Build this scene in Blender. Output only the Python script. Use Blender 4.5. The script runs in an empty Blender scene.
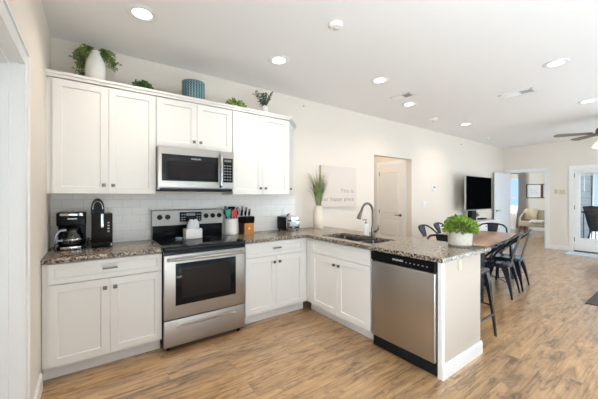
import bpy, bmesh, math, random
from mathutils import Vector, Matrix, Euler
PI = math.pi
R = math.radians
scene = bpy.context.scene
col = scene.collection
rnd = random.Random(7)

# ------------------------------------------------------------------ camera
H = 2.788                      # ceiling height
FARX = 10.11                   # far wall of the living room
cd = bpy.data.cameras.new('camera')
cam = bpy.data.objects.new('camera', cd)
col.objects.link(cam)
cd.sensor_width = 36.0
cd.lens = 36.0 * 289.2 / 598.0
cd.shift_y = -(199.5 - 196.9) / 598.0
cd.clip_start = 0.02
cam.location = (0.2895, -3.3828, 1.3612)
cam.rotation_euler = (PI / 2, 0, -0.6242)
scene.camera = cam

# ------------------------------------------------------------------ world
w = bpy.data.worlds.new('sky')
scene.world = w
w.use_nodes = True
nt = w.node_tree
nt.nodes.clear()
out = nt.nodes.new('ShaderNodeOutputWorld')
bg = nt.nodes.new('ShaderNodeBackground')
tc = nt.nodes.new('ShaderNodeTexCoord')
sp = nt.nodes.new('ShaderNodeSeparateXYZ')
rp = nt.nodes.new('ShaderNodeValToRGB')
nt.links.new(tc.outputs['Generated'], sp.inputs[0])
nt.links.new(sp.outputs['Z'], rp.inputs[0])
rp.color_ramp.elements[0].position = 0.0
rp.color_ramp.elements[0].color = (0.42, 0.66, 0.94, 1)
rp.color_ramp.elements[1].position = 0.6
rp.color_ramp.elements[1].color = (0.24, 0.48, 0.90, 1)
nt.links.new(rp.outputs[0], bg.inputs[0])
bg.inputs[1].default_value = 1.3
nt.links.new(bg.outputs[0], out.inputs[0])

scene.view_settings.view_transform = 'Standard'
scene.view_settings.look = 'None'
scene.view_settings.gamma = 1.0
scene.view_settings.use_curve_mapping = False
scene.view_settings.exposure = -0.02
scene.cycles.max_bounces = 10
scene.cycles.diffuse_bounces = 5
scene.cycles.glossy_bounces = 4
scene.cycles.transparent_max_bounces = 12
scene.cycles.sample_clamp_indirect = 6.0
scene.cycles.caustics_reflective = False
scene.cycles.caustics_refractive = False
scene.cycles.use_denoising = True


def area(name, loc, rot, sx, sy, power, color):
    l = bpy.data.lights.new(name, 'AREA')
    l.shape = 'RECTANGLE'
    l.size = sx
    l.size_y = sy
    l.energy = power
    l.color = color
    o = bpy.data.objects.new(name, l)
    o.location = loc
    o.rotation_euler = rot
    col.objects.link(o)
    return o


COOL = (0.78, 0.90, 1.0)
# daylight falling in through the windows of the wall behind the camera
area('daylight', (6.9, -5.62, 1.25), (R(95), 0, 0), 3.2, 2.1, 95, COOL)
area('daylight', (-0.22, -4.55, 1.35), (R(112), 0, R(-90)), 1.5, 1.7, 215, COOL)  # lamp at the added left window, tilted up to brighten the ceiling
# the hall's own ceiling lamp
area('lamp_light', (4.95, 0.52, H - 0.03), (0, 0, 0), 0.3, 0.3, 5, (1.0, 0.88, 0.74))
# sky light reaching the balcony door, and a lamp behind the bedroom's added side window
area('daylight', (11.7, -4.95, 1.4), (R(90), 0, R(28)), 2.6, 2.2, 130, COOL)
area('daylight', (12.6, 2.80, 1.4), (R(-90), 0, 0), 2.0, 1.4, 100, COOL)
# midday sun through the windows behind the camera; added to bounce off the floor onto the ceiling
sl = bpy.data.lights.new('sun', 'SUN')
sl.energy = 74.0
sl.angle = R(0.6)
sl.color = (0.72, 0.90, 1.0)
so = bpy.data.objects.new('sun', sl)
so.rotation_euler = Vector((-0.12, 0.46, -0.88)).to_track_quat('-Z', 'Y').to_euler()
so.location = (4, -12, 14)
col.objects.link(so)

CAN_POWER = 5.8


# ------------------------------------------------------------------ materials
def new_mat(name):
    m = bpy.data.materials.new(name)
    m.use_nodes = True
    return m, m.node_tree, m.node_tree.nodes['Principled BSDF']


def mat(name, c, rough=0.5, metal=0.0, spec=None, emit=None, estr=0.0, coat=0.0, noise=0.0, nscale=20.0, bump=0.0, bscale=60.0):
    m, t, b = new_mat(name)
    b.inputs['Base Color'].default_value = (*c, 1)
    b.inputs['Roughness'].default_value = rough
    b.inputs['Metallic'].default_value = metal
    if spec is not None:
        b.inputs['Specular IOR Level'].default_value = spec
    if coat:
        b.inputs['Coat Weight'].default_value = coat
        b.inputs['Coat Roughness'].default_value = 0.08
    if emit:
        b.inputs['Emission Color'].default_value = (*emit, 1)
        b.inputs['Emission Strength'].default_value = estr
    if noise or bump:
        tcn = t.nodes.new('ShaderNodeTexCoord')
        n = t.nodes.new('ShaderNodeTexNoise')
        n.inputs['Scale'].default_value = nscale
        n.inputs['Detail'].default_value = 3
        t.links.new(tcn.outputs['Object'], n.inputs['Vector'])
        if noise:
            r = t.nodes.new('ShaderNodeValToRGB')
            lo = [max(0, x * (1 - noise)) for x in c]
            hi = [min(1, x * (1 + noise)) for x in c]
            r.color_ramp.elements[0].position = 0.3
            r.color_ramp.elements[1].position = 0.7
            r.color_ramp.elements[0].color = (*lo, 1)
            r.color_ramp.elements[1].color = (*hi, 1)
            t.links.new(n.outputs['Fac'], r.inputs[0])
            t.links.new(r.outputs[0], b.inputs['Base Color'])
        if bump:
            n2 = t.nodes.new('ShaderNodeTexNoise')
            n2.inputs['Scale'].default_value = bscale
            n2.inputs['Detail'].default_value = 4
            t.links.new(tcn.outputs['Object'], n2.inputs['Vector'])
            bp = t.nodes.new('ShaderNodeBump')
            bp.inputs['Strength'].default_value = bump
            bp.inputs['Distance'].default_value = 0.004
            t.links.new(n2.outputs['Fac'], bp.inputs['Height'])
            t.links.new(bp.outputs[0], b.inputs['Normal'])
    return m


def ramp(t, pts):
    r = t.nodes.new('ShaderNodeValToRGB')
    e = r.color_ramp.elements
    while len(e) < len(pts):
        e.new(0.5)
    for i, (p, c) in enumerate(pts):
        e[i].position = p
        e[i].color = (*c, 1)
    return r


def steel(name, c, rough, axis):
    m, t, b = new_mat(name)
    b.inputs['Metallic'].default_value = 1.0
    tcn = t.nodes.new('ShaderNodeTexCoord')
    mp = t.nodes.new('ShaderNodeMapping')
    s = [900, 900, 900]
    s[axis] = 6
    mp.inputs['Scale'].default_value = s
    n = t.nodes.new('ShaderNodeTexNoise')
    n.inputs['Scale'].default_value = 1.0
    n.inputs['Detail'].default_value = 2
    t.links.new(tcn.outputs['Object'], mp.inputs[0])
    t.links.new(mp.outputs[0], n.inputs['Vector'])
    r = ramp(t, [(0.3, [x * 0.93 for x in c]), (0.7, [min(1, x * 1.05) for x in c])])
    t.links.new(n.outputs['Fac'], r.inputs[0])
    t.links.new(r.outputs[0], b.inputs['Base Color'])
    mr = t.nodes.new('ShaderNodeMapRange')
    mr.inputs['To Min'].default_value = rough - 0.05
    mr.inputs['To Max'].default_value = rough + 0.07
    t.links.new(n.outputs['Fac'], mr.inputs['Value'])
    t.links.new(mr.outputs[0], b.inputs['Roughness'])
    return m


def granite():
    m, t, b = new_mat('granite')
    tcn = t.nodes.new('ShaderNodeTexCoord')
    n1 = t.nodes.new('ShaderNodeTexNoise')
    n1.inputs['Scale'].default_value = 62
    n1.inputs['Detail'].default_value = 5
    n1.inputs['Roughness'].default_value = 0.7
    t.links.new(tcn.outputs['Object'], n1.inputs['Vector'])
    r1 = ramp(t, [(0.38, (0.010, 0.009, 0.008)), (0.45, (0.070, 0.054, 0.042)), (0.51, (0.22, 0.175, 0.13)),
                  (0.58, (0.40, 0.325, 0.245)), (0.68, (0.54, 0.46, 0.365))])
    t.links.new(n1.outputs['Fac'], r1.inputs[0])
    v = t.nodes.new('ShaderNodeTexVoronoi')
    v.inputs['Scale'].default_value = 75
    t.links.new(tcn.outputs['Object'], v.inputs['Vector'])
    r2 = ramp(t, [(0.0, (1, 1, 1)), (0.22, (0, 0, 0))])
    sepc = t.nodes.new('ShaderNodeSeparateColor')
    t.links.new(v.outputs['Color'], sepc.inputs[0])
    t.links.new(sepc.outputs[0], r2.inputs[0])
    mx = t.nodes.new('ShaderNodeMix')
    mx.data_type = 'RGBA'
    t.links.new(r2.outputs[0], mx.inputs['Factor'])
    t.links.new(r1.outputs[0], mx.inputs[6])
    mx.inputs[7].default_value = (0.018, 0.016, 0.016, 1)
    t.links.new(mx.outputs[2], b.inputs['Base Color'])
    b.inputs['Roughness'].default_value = 0.20
    b.inputs['Specular IOR Level'].default_value = 0.30
    return m


def plank_floor():
    m, t, b = new_mat('oak_plank_floor')
    tcn = t.nodes.new('ShaderNodeTexCoord')
    br = t.nodes.new('ShaderNodeTexBrick')
    br.inputs['Scale'].default_value = 1.0
    br.inputs['Brick Width'].default_value = 1.22
    br.inputs['Row Height'].default_value = 0.18
    br.inputs['Mortar Size'].default_value = 0.0016
    br.inputs['Mortar Smooth'].default_value = 0.2
    br.inputs['Color1'].default_value = (0, 0, 0, 1)
    br.inputs['Color2'].default_value = (1, 1, 1, 1)
    br.inputs['Mortar'].default_value = (0.5, 0.5, 0.5, 1)
    br.offset = 0.37
    br.offset_frequency = 2
    t.links.new(tcn.outputs['Object'], br.inputs['Vector'])
    # shift the grain from board to board
    wn = t.nodes.new('ShaderNodeVectorMath')
    wn.operation = 'SCALE'
    wn.inputs['Scale'].default_value = 9.0
    t.links.new(br.outputs['Color'], wn.inputs[0])
    ad = t.nodes.new('ShaderNodeVectorMath')
    ad.operation = 'ADD'
    t.links.new(tcn.outputs['Object'], ad.inputs[0])
    t.links.new(wn.outputs[0], ad.inputs[1])
    mp = t.nodes.new('ShaderNodeMapping')
    mp.inputs['Scale'].default_value = (1.4, 34, 1)
    t.links.new(ad.outputs[0], mp.inputs[0])
    n = t.nodes.new('ShaderNodeTexNoise')
    n.inputs['Scale'].default_value = 1.3
    n.inputs['Detail'].default_value = 6
    n.inputs['Roughness'].default_value = 0.62
    n.inputs['Distortion'].default_value = 0.6
    t.links.new(mp.outputs[0], n.inputs['Vector'])
    mp2 = t.nodes.new('ShaderNodeMapping')
    mp2.inputs['Scale'].default_value = (2.2, 9.0, 1)
    t.links.new(ad.outputs[0], mp2.inputs[0])
    n2 = t.nodes.new('ShaderNodeTexNoise')
    n2.inputs['Scale'].default_value = 1.2
    n2.inputs['Detail'].default_value = 7
    n2.inputs['Roughness'].default_value = 0.66
    n2.inputs['Distortion'].default_value = 0.8
    t.links.new(mp2.outputs[0], n2.inputs['Vector'])
    rg = ramp(t, [(0.28, (0.17, 0.090, 0.038)), (0.40, (0.36, 0.205, 0.093)), (0.53, (0.47, 0.285, 0.137)), (0.72, (0.57, 0.375, 0.205))])
    t.links.new(n.outputs['Fac'], rg.inputs[0])
    rk = ramp(t, [(0.33, (0.42, 0.39, 0.38)), (0.44, (0.76, 0.74, 0.73)), (0.55, (1, 1, 1))])
    t.links.new(n2.outputs['Fac'], rk.inputs[0])
    mu = t.nodes.new('ShaderNodeMix')
    mu.data_type = 'RGBA'
    mu.blend_type = 'MULTIPLY'
    mu.inputs['Factor'].default_value = 1.0
    t.links.new(rg.outputs[0], mu.inputs[6])
    t.links.new(rk.outputs[0], mu.inputs[7])
    mp3 = t.nodes.new('ShaderNodeMapping')
    mp3.inputs['Scale'].default_value = (5, 15, 1)
    t.links.new(ad.outputs[0], mp3.inputs[0])
    n3 = t.nodes.new('ShaderNodeTexNoise')
    n3.inputs['Scale'].default_value = 1.0
    n3.inputs['Detail'].default_value = 5
    n3.inputs['Roughness'].default_value = 0.6
    n3.inputs['Distortion'].default_value = 1.2
    t.links.new(mp3.outputs[0], n3.inputs['Vector'])
    rk3 = ramp(t, [(0.30, (0.42, 0.37, 0.32)), (0.40, (0.80, 0.77, 0.74)), (0.47, (1, 1, 1))])
    t.links.new(n3.outputs['Fac'], rk3.inputs[0])
    mu3 = t.nodes.new('ShaderNodeMix')
    mu3.data_type = 'RGBA'
    mu3.blend_type = 'MULTIPLY'
    mu3.inputs['Factor'].default_value = 1.0
    t.links.new(mu.outputs[2], mu3.inputs[6])
    t.links.new(rk3.outputs[0], mu3.inputs[7])
    mu = mu3
    rb = ramp(t, [(0.0, (0.88, 0.88, 0.90)), (1.0, (1.06, 1.05, 1.03))])
    t.links.new(br.outputs['Color'], rb.inputs[0])
    mu2 = t.nodes.new('ShaderNodeMix')
    mu2.data_type = 'RGBA'
    mu2.blend_type = 'MULTIPLY'
    mu2.inputs['Factor'].default_value = 1.0
    t.links.new(mu.outputs[2], mu2.inputs[6])
    t.links.new(rb.outputs[0], mu2.inputs[7])
    mj = t.nodes.new('ShaderNodeMix')
    mj.data_type = 'RGBA'
    t.links.new(br.outputs['Fac'], mj.inputs['Factor'])
    t.links.new(mu2.outputs[2], mj.inputs[6])
    mj.inputs[7].default_value = (0.24, 0.15, 0.08, 1)
    t.links.new(mj.outputs[2], b.inputs['Base Color'])
    b.inputs['Coat Weight'].default_value = 0.7
    b.inputs['Coat Roughness'].default_value = 0.20
    mr = t.nodes.new('ShaderNodeMapRange')
    mr.inputs['To Min'].default_value = 0.26
    mr.inputs['To Max'].default_value = 0.42
    t.links.new(n.outputs['Fac'], mr.inputs['Value'])
    t.links.new(mr.outputs[0], b.inputs['Roughness'])
    bp = t.nodes.new('ShaderNodeBump')
    bp.inputs['Strength'].default_value = 0.12
    bp.inputs['Distance'].default_value = 0.003
    t.links.new(n.outputs['Fac'], bp.inputs['Height'])
    t.links.new(bp.outputs[0], b.inputs['Normal'])
    return m


def xz_brick(name, bw, rh, mort, c1, c2, cm, rough, swap=False):
    """brick or board pattern laid on an upright face"""
    m, t, b = new_mat(name)
    tcn = t.nodes.new('ShaderNodeTexCoord')
    s = t.nodes.new('ShaderNodeSeparateXYZ')
    c = t.nodes.new('ShaderNodeCombineXYZ')
    t.links.new(tcn.outputs['Object'], s.inputs[0])
    t.links.new(s.outputs['Y' if swap else 'X'], c.inputs[0])
    t.links.new(s.outputs['Z'], c.inputs[1])
    br = t.nodes.new('ShaderNodeTexBrick')
    br.inputs['Scale'].default_value = 1.0
    br.inputs['Brick Width'].default_value = bw
    br.inputs['Row Height'].default_value = rh
    br.inputs['Mortar Size'].default_value = mort
    br.inputs['Mortar Smooth'].default_value = 0.3
    br.inputs['Color1'].default_value = (*c1, 1)
    br.inputs['Color2'].default_value = (*c2, 1)
    br.inputs['Mortar'].default_value = (*cm, 1)
    t.links.new(c.outputs[0], br.inputs['Vector'])
    t.links.new(br.outputs['Color'], b.inputs['Base Color'])
    b.inputs['Roughness'].default_value = rough
    iv = t.nodes.new('ShaderNodeMath')
    iv.operation = 'SUBTRACT'
    iv.inputs[0].default_value = 1.0
    t.links.new(br.outputs['Fac'], iv.inputs[1])
    bp = t.nodes.new('ShaderNodeBump')
    bp.inputs['Strength'].default_value = 0.6
    bp.inputs['Distance'].default_value = 0.002
    t.links.new(iv.outputs[0], bp.inputs['Height'])
    t.links.new(bp.outputs[0], b.inputs['Normal'])
    return m


def wood(name, dark, light, rough=0.4, scale=(2, 30, 30)):
    m, t, b = new_mat(name)
    tcn = t.nodes.new('ShaderNodeTexCoord')
    mp = t.nodes.new('ShaderNodeMapping')
    mp.inputs['Scale'].default_value = scale
    t.links.new(tcn.outputs['Object'], mp.inputs[0])
    n = t.nodes.new('ShaderNodeTexNoise')
    n.inputs['Scale'].default_value = 1.5
    n.inputs['Detail'].default_value = 5
    n.inputs['Distortion'].default_value = 0.5
    t.links.new(mp.outputs[0], n.inputs['Vector'])
    r = ramp(t, [(0.3, dark), (0.7, light)])
    t.links.new(n.outputs['Fac'], r.inputs[0])
    t.links.new(r.outputs[0], b.inputs['Base Color'])
    b.inputs['Roughness'].default_value = rough
    return m


def stripes(name, c1, c2, scale, axis, rough=0.9):
    m, t, b = new_mat(name)
    tcn = t.nodes.new('ShaderNodeTexCoord')
    wv = t.nodes.new('ShaderNodeTexWave')
    wv.bands_direction = axis
    wv.inputs['Scale'].default_value = scale
    wv.inputs['Distortion'].default_value = 0.15
    t.links.new(tcn.outputs['Object'], wv.inputs['Vector'])
    r = ramp(t, [(0.35, c1), (0.65, c2)])
    t.links.new(wv.outputs['Fac'], r.inputs[0])
    t.links.new(r.outputs[0], b.inputs['Base Color'])
    b.inputs['Roughness'].default_value = rough
    return m


def glass(name, tint=(1, 1, 1), gloss=1.0):
    m = bpy.data.materials.new(name)
    m.use_nodes = True
    t = m.node_tree
    t.nodes.clear()
    o = t.nodes.new('ShaderNodeOutputMaterial')
    tr = t.nodes.new('ShaderNodeBsdfTransparent')
    tr.inputs[0].default_value = (*tint, 1)
    gl = t.nodes.new('ShaderNodeBsdfGlossy')
    gl.inputs['Roughness'].default_value = 0.02
    fr = t.nodes.new('ShaderNodeLayerWeight')
    fr.inputs['Blend'].default_value = 0.5
    pw = t.nodes.new('ShaderNodeMath')
    pw.operation = 'POWER'
    pw.inputs[1].default_value = 5.0
    t.links.new(fr.outputs['Facing'], pw.inputs[0])
    ml = t.nodes.new('ShaderNodeMath')
    ml.operation = 'MULTIPLY_ADD'
    ml.inputs[1].default_value = 0.5 * gloss
    ml.inputs[2].default_value = 0.03 * gloss
    mx = t.nodes.new('ShaderNodeMixShader')
    t.links.new(pw.outputs[0], ml.inputs[0])
    t.links.new(ml.outputs[0], mx.inputs[0])
    t.links.new(tr.outputs[0], mx.inputs[1])
    t.links.new(gl.outputs[0], mx.inputs[2])
    t.links.new(mx.outputs[0], o.inputs[0])
    return m


def teal_zigzag():
    m, t, b = new_mat('teal_zigzag_glaze')
    tcn = t.nodes.new('ShaderNodeTexCoord')
    s = t.nodes.new('ShaderNodeSeparateXYZ')
    t.links.new(tcn.outputs['Object'], s.inputs[0])
    at = t.nodes.new('ShaderNodeMath')
    at.operation = 'ARCTAN2'
    t.links.new(s.outputs['Y'], at.inputs[0])
    t.links.new(s.outputs['X'], at.inputs[1])
    zz = t.nodes.new('ShaderNodeMath')
    zz.operation = 'PINGPONG'
    zz.inputs[1].default_value = 0.014
    t.links.new(s.outputs['Z'], zz.inputs[0])
    a2 = t.nodes.new('ShaderNodeMath')
    a2.operation = 'MULTIPLY_ADD'
    a2.inputs[1].default_value = 9.0
    t.links.new(zz.outputs[0], a2.inputs[0])
    t.links.new(at.outputs[0], a2.inputs[2])
    sn = t.nodes.new('ShaderNodeMath')
    sn.operation = 'MULTIPLY'
    sn.inputs[1].default_value = 26.0
    t.links.new(a2.outputs[0], sn.inputs[0])
    si = t.nodes.new('ShaderNodeMath')
    si.operation = 'SINE'
    t.links.new(sn.outputs[0], si.inputs[0])
    mr = t.nodes.new('ShaderNodeMapRange')
    mr.inputs['From Min'].default_value = -1
    t.links.new(si.outputs[0], mr.inputs['Value'])
    r = ramp(t, [(0.30, (0.020, 0.050, 0.060)), (0.65, (0.055, 0.135, 0.155)), (0.95, (0.26, 0.42, 0.44))])
    t.links.new(mr.outputs[0], r.inputs[0])
    t.links.new(r.outputs[0], b.inputs['Base Color'])
    b.inputs['Roughness'].default_value = 0.25
    return m


WALL = mat('warm_beige_wall_paint', (0.775, 0.70, 0.62), 0.75, bump=0.05, bscale=180)
CEIL = mat('ceiling_paint', (0.89, 0.87, 0.855), 0.85, bump=0.12, bscale=90)
TRIM = mat('white_trim_paint', (0.86, 0.85, 0.83), 0.35)
CAB = mat('white_cabinet_paint', (0.775, 0.755, 0.72), 0.36)
TOE = mat('toe_kick_paint', (0.74, 0.72, 0.69), 0.5)
GRAN = granite()
FLOOR = plank_floor()
TILE = xz_brick('white_subway_tile', 0.156, 0.0785, 0.0011, (0.89, 0.85, 0.795), (0.91, 0.87, 0.815), (0.58, 0.55, 0.50), 0.24)
SIDING = xz_brick('grey_lap_siding', 40, 0.19, 0.006, (0.17, 0.172, 0.175), (0.19, 0.192, 0.195), (0.05, 0.05, 0.055), 0.7)
STEEL_H = steel('brushed_steel', (0.41, 0.385, 0.355), 0.34, 0)
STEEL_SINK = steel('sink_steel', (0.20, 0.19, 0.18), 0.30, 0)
STEEL_V = steel('brushed_steel_upright', (0.50, 0.485, 0.47), 0.30, 1)
CHROME = mat('polished_chrome', (0.52, 0.51, 0.50), 0.12, 1.0)
NICKEL = mat('brushed_nickel', (0.155, 0.14, 0.12), 0.34, 1.0)
BLKGLASS = mat('black_glass', (0.005, 0.005, 0.006), 0.06, spec=0.16)
GREYGLASS = mat('smoked_window', (0.018, 0.014, 0.012), 0.08, spec=0.14)
BLK = mat('black_plastic', (0.005, 0.005, 0.006), 0.25, spec=0.10)
BLKMATT = mat('matt_black', (0.010, 0.010, 0.011), 0.6, spec=0.2)
DKBROWN = mat('dark_brown_plastic', (0.012, 0.008, 0.007), 0.38, spec=0.10)
WHITE = mat('white_plastic', (0.85, 0.84, 0.82), 0.4)
CERAM = mat('white_ceramic', (0.86, 0.83, 0.78), 0.30)
CREAM = mat('cream_crackled_ceramic', (0.52, 0.47, 0.395), 0.5, noise=0.12, nscale=45)
CLOTH = mat('white_cloth', (0.84, 0.83, 0.81), 0.9, bump=0.3, bscale=40)
PAPERW = mat('white_print', (0.85, 0.84, 0.82), 0.7)
GUNMETAL = mat('gunmetal_blue_black', (0.010, 0.015, 0.026), 0.26, 0.35, coat=0.30)
LEAF1 = mat('fresh_green_leaf', (0.175, 0.26, 0.03), 0.5, noise=0.75, nscale=30)
LEAF2 = mat('deep_green_leaf', (0.055, 0.115, 0.035), 0.5, noise=0.5, nscale=30)
LEAF3 = mat('vine_leaf', (0.20, 0.255, 0.08), 0.5, noise=0.6, nscale=25)
LEAF4 = mat('eucalyptus_leaf', (0.075, 0.125, 0.085), 0.55, noise=0.45, nscale=25)
GRASS = mat('grass_blade', (0.20, 0.25, 0.095), 0.55, noise=0.5, nscale=14)
STEM = mat('stem_brown', (0.12, 0.09, 0.045), 0.7)
SOIL = mat('dark_soil', (0.03, 0.02, 0.015), 0.9)
TEAL = teal_zigzag()
ORANGEWOOD = wood('honey_wood', (0.42, 0.135, 0.014), (0.56, 0.215, 0.03), 0.45, (30, 30, 4))
WALNUT = wood('dark_walnut', (0.045, 0.024, 0.014), (0.10, 0.055, 0.03), 0.4, (30, 30, 4))
TABLEW = wood('rustic_table_wood', (0.17, 0.09, 0.05), (0.44, 0.27, 0.165), 0.28, (1.5, 12, 12))
GREEN = mat('green_silicone', (0.03, 0.30, 0.22), 0.4)
RED = mat('red_silicone', (0.55, 0.02, 0.025), 0.4)
SLATE = mat('slate_silicone', (0.10, 0.13, 0.15), 0.45)
GREYPL = mat('grey_plastic', (0.26, 0.26, 0.27), 0.45, spec=0.2)
LAMP = mat('lit_diffuser', (1, 1, 1), 0.5, emit=(1.0, 0.95, 0.88), estr=9.0)
FANLAMP = mat('lit_frosted_shade', (1, 0.9, 0.75), 0.4, emit=(1.0, 0.72, 0.40), estr=1.6)
DISPLAY = mat('dim_display', (0.02, 0.02, 0.02), 0.1, emit=(0.5, 0.65, 0.55), estr=0.25)
ICON = mat('pale_marking', (0.62, 0.62, 0.62), 0.5)
GLASS = glass('clear_glass')
CARAFE = glass('carafe_glass', (0.86, 0.85, 0.83), 1.6)
CURTAIN = mat('grey_curtain_fabric', (0.58, 0.565, 0.555), 0.9)
SETTEE = stripes('cream_ticking_fabric', (0.38, 0.31, 0.225), (0.56, 0.48, 0.37), 9, 'Y')
THROW = mat('sand_knit', (0.64, 0.52, 0.36), 0.95, noise=0.2, nscale=60, bump=0.6, bscale=70)
THROWW = mat('cream_knit', (0.78, 0.73, 0.64), 0.95, bump=0.6, bscale=70)
CANVAS = mat('blush_canvas', (0.70, 0.615, 0.56), 0.85, bump=0.15, bscale=300)
CANVASEDGE = mat('canvas_edge_wood', (0.45, 0.36, 0.25), 0.7)
LETTER = mat('grey_lettering', (0.22, 0.19, 0.165), 0.8)
MAT_PALE = mat('pale_grey_doormat', (0.62, 0.66, 0.70), 0.95, noise=0.1, nscale=50)
MAT_DARK = mat('charcoal_mat', (0.05, 0.05, 0.055), 0.95, noise=0.3, nscale=50)
DECK = mat('balcony_concrete', (0.45, 0.44, 0.42), 0.9, noise=0.1)
MESH = stripes('dark_sling_mesh', (0.05, 0.048, 0.05), (0.09, 0.085, 0.085), 40, 'Z')
POST = mat('brown_corner_board', (0.10, 0.085, 0.07), 0.7)
HILL = mat('dry_hillside', (0.060, 0.055, 0.040), 1.0, noise=0.35, nscale=0.4)
BLINDW = mat('white_blind', (0.84, 0.84, 0.83), 0.5)
VENTGREY = mat('vent_shadow_grey', (0.30, 0.29, 0.28), 0.7)
TVSCREEN = mat('tv_screen', (0.002, 0.002, 0.0022), 0.3, spec=0.0)


# ------------------------------------------------------------------ builders
class MB:
    def __init__(self):
        self.bm = bmesh.new()

    def _add(self, verts, faces, M=None):
        if M is not None:
            verts = [M @ Vector(v) for v in verts]
        vs = [self.bm.verts.new(v) for v in verts]
        fs = []
        for f in faces:
            try:
                fs.append(self.bm.faces.new([vs[i] for i in f]))
            except ValueError:
                pass
        return vs, fs

    def box(self, x0, x1, y0, y1, z0, z1, bev=0.0, M=None, seg=2):
        if x0 > x1: x0, x1 = x1, x0
        if y0 > y1: y0, y1 = y1, y0
        if z0 > z1: z0, z1 = z1, z0
        v = [(x0, y0, z0), (x1, y0, z0), (x1, y1, z0), (x0, y1, z0), (x0, y0, z1), (x1, y0, z1), (x1, y1, z1), (x0, y1, z1)]
        f = [(0, 3, 2, 1), (4, 5, 6, 7), (0, 1, 5, 4), (1, 2, 6, 5), (2, 3, 7, 6), (3, 0, 4, 7)]
        vs, fs = self._add(v, f, M)
        if bev > 0:
            es = set()
            for q in fs:
                es.update(q.edges)
            bmesh.ops.bevel(self.bm, geom=list(es), offset=bev, segments=seg, profile=0.6, affect='EDGES')
        return self

    def cyl(self, p0, p1, r0, r1=None, n=16, caps=True):
        if r1 is None:
            r1 = r0
        return self.tube([p0, p1], [r0, r1], n, caps)

    def tube(self, pts, r, n=10, caps=True, flat=1.0):
        pts = [Vector(p) for p in pts]
        rs = r if isinstance(r, (list, tuple)) else [r] * len(pts)
        rings = []
        prev = None
        for i, p in enumerate(pts):
            if i == 0:
                d = pts[1] - pts[0]
            elif i == len(pts) - 1:
                d = pts[-1] - pts[-2]
            else:
                d = (pts[i + 1] - p).normalized() + (p - pts[i - 1]).normalized()
            d.normalize()
            if prev is None:
                a = Vector((0, 0, 1)) if abs(d.z) < 0.9 else Vector((1, 0, 0))
                u = d.cross(a).normalized()
            else:
                u = (prev - d * prev.dot(d)).normalized()
            prev = u
            v = d.cross(u)
            rings.append([self.bm.verts.new(p + u * math.cos(2 * PI * k / n) * rs[i] + v * math.sin(2 * PI * k / n) * rs[i] * flat) for k in range(n)])
        for i in range(len(rings) - 1):
            for k in range(n):
                self.bm.faces.new([rings[i][k], rings[i][(k + 1) % n], rings[i + 1][(k + 1) % n], rings[i + 1][k]])
        if caps:
            self.bm.faces.new(list(reversed(rings[0])))
            self.bm.faces.new(rings[-1])
        return self

    def lathe(self, prof, n=28, c=(0, 0, 0), sx=1.0, sy=1.0):
        c = Vector(c)
        rings = []
        for (r, z) in prof:
            if r < 1e-6:
                rings.append([self.bm.verts.new(c + Vector((0, 0, z)))])
            else:
                rings.append([self.bm.verts.new(c + Vector((r * sx * math.cos(2 * PI * k / n), r * sy * math.sin(2 * PI * k / n), z))) for k in range(n)])
        for i in range(len(rings) - 1):
            a, b = rings[i], rings[i + 1]
            for k in range(n):
                k2 = (k + 1) % n
                if len(a) == 1 and len(b) == 1:
                    continue
                if len(a) == 1:
                    self.bm.faces.new([a[0], b[k2], b[k]])
                elif len(b) == 1:
                    self.bm.faces.new([a[k], a[k2], b[0]])
                else:
                    self.bm.faces.new([a[k], a[k2], b[k2], b[k]])
        return self

    def prism(self, poly, d, M=None):
        """poly: list of 3-D points in a plane, pushed along the vector d"""
        n = len(poly)
        d = Vector(d)
        v = [Vector(p) for p in poly] + [Vector(p) + d for p in poly]
        f = [tuple(range(n - 1, -1, -1)), tuple(range(n, 2 * n))]
        for i in range(n):
            j = (i + 1) % n
            f.append((i, j, n + j, n + i))
        self._add(v, f, M)
        return self

    def shaker(self, x0, x1, z0, z1, y=0.0, t=0.02, rail=0.057, rec=0.009):
        """a framed panel facing -Y, its front at y"""
        o = [(x0, z0), (x1, z0), (x1, z1), (x0, z1)]
        i = [(x0 + rail, z0 + rail), (x1 - rail, z0 + rail), (x1 - rail, z1 - rail), (x0 + rail, z1 - rail)]
        s = 0.004
        q = [(x0 + rail + s, z0 + rail + s), (x1 - rail - s, z0 + rail + s), (x1 - rail - s, z1 - rail - s), (x0 + rail + s, z1 - rail - s)]
        v = [(a, y, b) for a, b in o] + [(a, y, b) for a, b in i] + [(a, y + rec, b) for a, b in q] + [(a, y + t, b) for a, b in o]
        f = []
        for k in range(4):
            j = (k + 1) % 4
            f += [(k, j, 4 + j, 4 + k), (4 + k, 4 + j, 8 + j, 8 + k), (j, k, 12 + k, 12 + j)]
        f += [(8, 9, 10, 11), (15, 14, 13, 12)]
        self._add(v, f)
        return self

    def leaf(self, p, d, n, ln, wd, bend=0.25):
        p, d, n = Vector(p), Vector(d).normalized(), Vector(n)
        s = d.cross(n)
        if s.length < 1e-4:
            s = d.cross(Vector((1, 0.3, 0.2)))
        s.normalize()
        n = s.cross(d).normalized()
        a = p + d * ln * 0.35 + n * ln * bend * 0.25
        b = p + d * ln * 0.70 + n * ln * bend * 0.15
        tip = p + d * ln - n * ln * bend * 0.3
        k = n * wd * 0.22
        v = [p, a + s * wd * 0.5 + k, a, a - s * wd * 0.5 + k, b + s * wd * 0.38 + k, b, b - s * wd * 0.38 + k, tip]
        self._add(v, [(0, 2, 1), (0, 3, 2), (1, 2, 5, 4), (2, 3, 6, 5), (4, 5, 7), (5, 6, 7)])
        return self

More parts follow.
